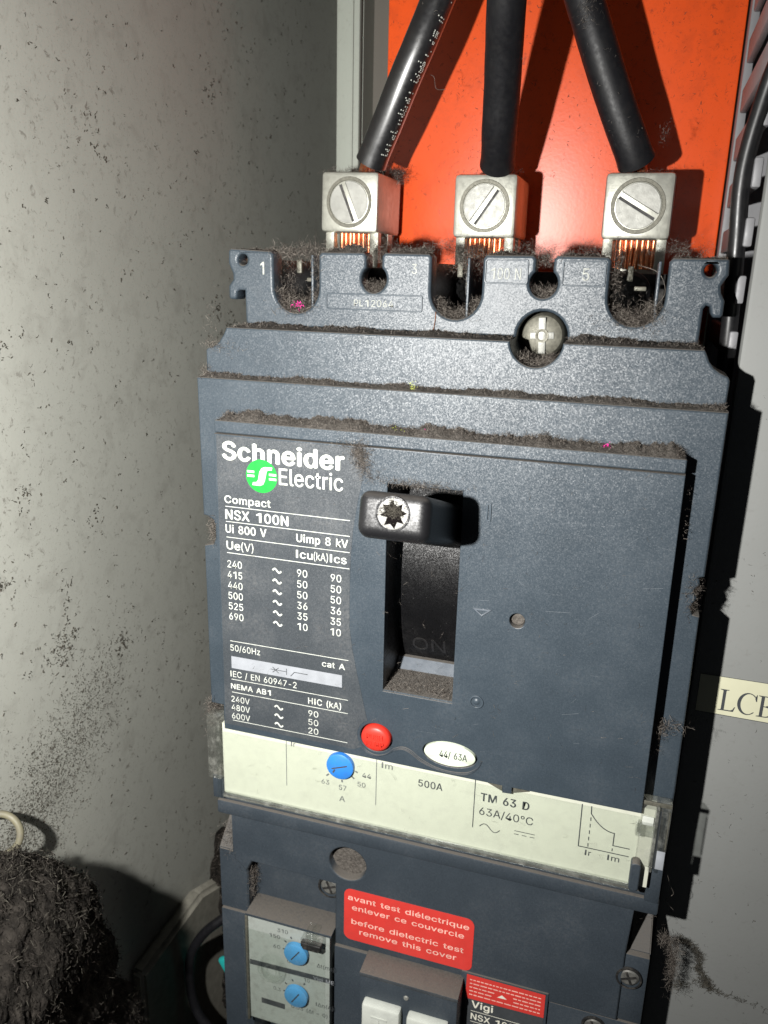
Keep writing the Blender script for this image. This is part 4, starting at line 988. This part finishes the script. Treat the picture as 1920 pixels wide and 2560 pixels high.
lint('sill_dust', np.stack([rng.uniform(-8, 6.6, 1500), rng.normal(size=1500) * .12 - 51.5, rng.uniform(-9.5, -.6, 1500)], 1), 'dust on the sill at the bottom of the toggle slot', L=.7)
lint('module_fluff', np.concatenate([G((50, -99.5, -12), 60, (1.5, 1.5, 3)), G((-49.5, -107, -9), 500, (1.6, 2.5, 2)), G((-44.3, -117, -7.5), 300, (.25, 4.0, 1.0)), G((56.6, -109.6, -12.5), 160, (1.2, .5, .6)), G((58.8, -112.5, -12.5), 240, (.6, 1.6, .6)), G((59.2, -118, -13), 300, (.45, 2.6, .6))]), 'fluff on the shoulders and side of the leakage module', L=1.8)
lint('well_lint', np.stack([rng.normal(size=500) * .9 - .5, rng.normal(size=500) * 1.0 - 4.9, np.full(500, 22.6) + rng.uniform(0, .15, 500)], 1), 'dark fluff stuck in the screw of the black grip', 'lint_dk', .9, .09, 1.0, (1, 1, .2))
# hairs on the moulded faces
n = 260
lint('face_fibres', np.stack([rng.uniform(-50, 50, n), rng.uniform(-60, 20, n) , np.zeros(n)], 1) * (1, 1, 0) + np.stack([np.zeros(n), np.zeros(n), np.full(n, .15)], 1) * 1.0 if False else np.stack([rng.uniform(-45, 45, n), rng.uniform(-66, 1, n), np.full(n, .12)], 1), 'short stray fibres lying on the front cover', 'lint', 1.2, .05, .9, (1, 1, .04))
lint('window_hairs', np.stack([rng.uniform(-46, 46, 26), rng.uniform(-86, -71, 26), np.full(26, -.15)], 1), 'dark crumbs and hairs on the cream strip window', 'lint_dk', 1.3, .07, .9, (1, 1, .03))
# fine hair strands
def hair(pts, label, mat='lint', r=.045):
    o = tube('hair', catmull(pts, 6), r, M[mat], None, n=5); tag(o, label, 'hair')
hair([(-3.9, 27, -16.2), (-4.0, 25.0, -16.1), (-4.2, 23.4, -15.8)], 'reddish hair hanging below the middle U notch', 'copper', .07)
hair([(34.5, 37, -20), (38.5, 35.5, -18), (40, 32, -17), (38.3, 29, -17.2)], 'fine pale hair curling inside the right U notch')
hair([(53.2, -84, -5), (54.6, -88, -6), (55.2, -91, -8), (56.4, -94, -9), (55.0, -96, -9), (57, -99, -10)], 'long wavy hair hanging beside the right end of the clear window')
hair([(-17, 79, -55), (-15.6, 78, -53), (-15.2, 75.8, -54), (-13.4, 76, -56)], 'curly hair hanging off the glossy cable')
# coloured specks
lint('pink_lint', G((-34.6, 27.2, -15.9), 24, (.6, .3, .1)), 'bright pink lint in the left U notch', 'lint_pink', .8, .12, .8, (1, 1, .2))
lint('pink_lint', G((32.5, 5.0, -2.6), 14, (.25, .25, .1)), 'tiny pink speck in the dust strip near the right end', 'lint_pink', .6, .14, .8)
lint('pink_lint', G((-1.2, 4.9, -2.6), 10, (.25, .15, .1)), 'tiny pink speck in the dust strip near its middle', 'lint_pink', .6, .12, .8)
lint('green_lint', G((-5.3, 13.3, -5.2), 16, (.4, .4, .2)), 'tiny yellow green speck on the shoulder ledge dust', 'lint_yel', .7, .10, .8)
lint('green_lint', G((-7.0, 4.7, -2.2), 8, (.8, .2, .2)), 'tiny yellow speck on the cover ledge dust', 'lint_yel', .5, .1, .8)
# lint stuck to the cabinet wall: (y, z) patches
spots = [(-10, 21, 1.4, 1.2, 16), (-48, 17, 2.0, 4.0, 60), (-45, 14, 1.5, 2.5, 40), (-56, -6, 2.0, 1.6, 34), (20, 22, 1.2, 1.0, 10), (-37, 12, 3.0, 1.0, 20), (19, -65, 2.5, 3.0, 36), (12, -72, 4.0, 3, 44), (24, -60, 2, 2, 20), (-27, 30, 2, 2, 26), (79, -60, 2, 2, 16), (60, -10, 3, 2, 16), (-20, 0, 3, 2, 16)]
P = []
for y, z, ry, rz, n in spots: P.append(np.stack([np.full(n, -77.9), rng.normal(size=n) * ry + y, rng.normal(size=n) * rz + z], 1))
n = 900; P.append(np.stack([np.full(n, -77.92), rng.uniform(-140, 120, n), rng.uniform(-130, 40, n)], 1))
lint('wall_lint', np.concatenate(P), 'dark lint flecks stuck all over the gray cabinet wall', 'lint_dk', .6, .22, 2.2, (.08, 1, 1), dens=3)
n = 9000; t_ = rng.uniform(0, 1, n); wv = rng.normal(size=n)
P = np.stack([np.full(n, -77.9), -56 - 34 * t_ + rng.normal(size=n) * 6, -4 + 46 * t_ + wv * 7.5], 1)
P = P[rng.uniform(0, 1, n) < .15 + .85 * t_]
lint('wall_lint', P, 'dense diagonal band of fine dust on the wall above the dust heap', 'lint_dk', .4, .11, 2.0, (.15, 1, 1))
# grime smear on the duct lid and specks
def along(pts, n, w, z):
    c = np.array(catmull([(*p, z) for p in pts], 12)); q = c[rng.integers(0, len(c), n)]
    return q + rng.normal(size=(n, 3)) * (w, w, .01 if z < -19 else .5)
P = np.concatenate([along([(60.1, -114.9), (63.2, -115.9), (65.4, -118.4), (65.8, -122.4), (67.6, -125), (69.4, -127.4)], 520, .42, -19.85), G((67.2, -126.4, -19.85), 60, (1.2, .6, .01)), G((62.6, -128, -19.85), 70, (1.1, .8, .01)), along([(69.4, -127.4), (74, -127.8), (82, -129)], 60, .3, -19.85)])
lint('smear_lint', P, 'dark lint smear on the duct lid right of the leakage module', 'lint_dk', .9, .10, 1.4, (1, 1, .05), dens=3)
n = 160; lint('lid_lint', np.stack([rng.uniform(56, 80, n), rng.uniform(-140, 60, n), np.full(n, -19.9)], 1), 'tiny dark crumbs scattered on the duct lid', 'lint_dk', .6, .10, .9, (1, 1, .03))
n = 420; lint('orange_lint', np.stack([rng.uniform(-34, 51, n), rng.uniform(58, 105, n), np.full(n, -77.85)], 1), 'tiny dark crumbs scattered on the orange cover', 'lint_dk', .7, .13, .9, (1, 1, .04))
P = []
for i_, ((x0, y0), (x1, y1)) in enumerate((((-31, 62), (-15, 92)), ((.2, 61), (4, 86)), ((30.5, 61), (17.6, 90)))):
    n = (30, 70, 36)[i_]; t_ = rng.uniform(0, 1, n); P.append(np.stack([x0 + (x1 - x0) * t_ + rng.uniform(-3.6, 3.6, n), y0 + (y1 - y0) * t_, (-46.5, -45.5 + 16 * (t_ - .4), -48.6)[i_] + rng.normal(size=n) * .2], 1))
P.append(G((36.8, 65.0, -54), 70, (.6, 1.2, 1))); P.append(G((18.5, 88, -47.2), 130, (1.0, 1.8, .2)))
lint('cable_lint', np.concatenate(P), 'stray lint clinging to the three black power cables', 'lint', .8, .06, 1.2)
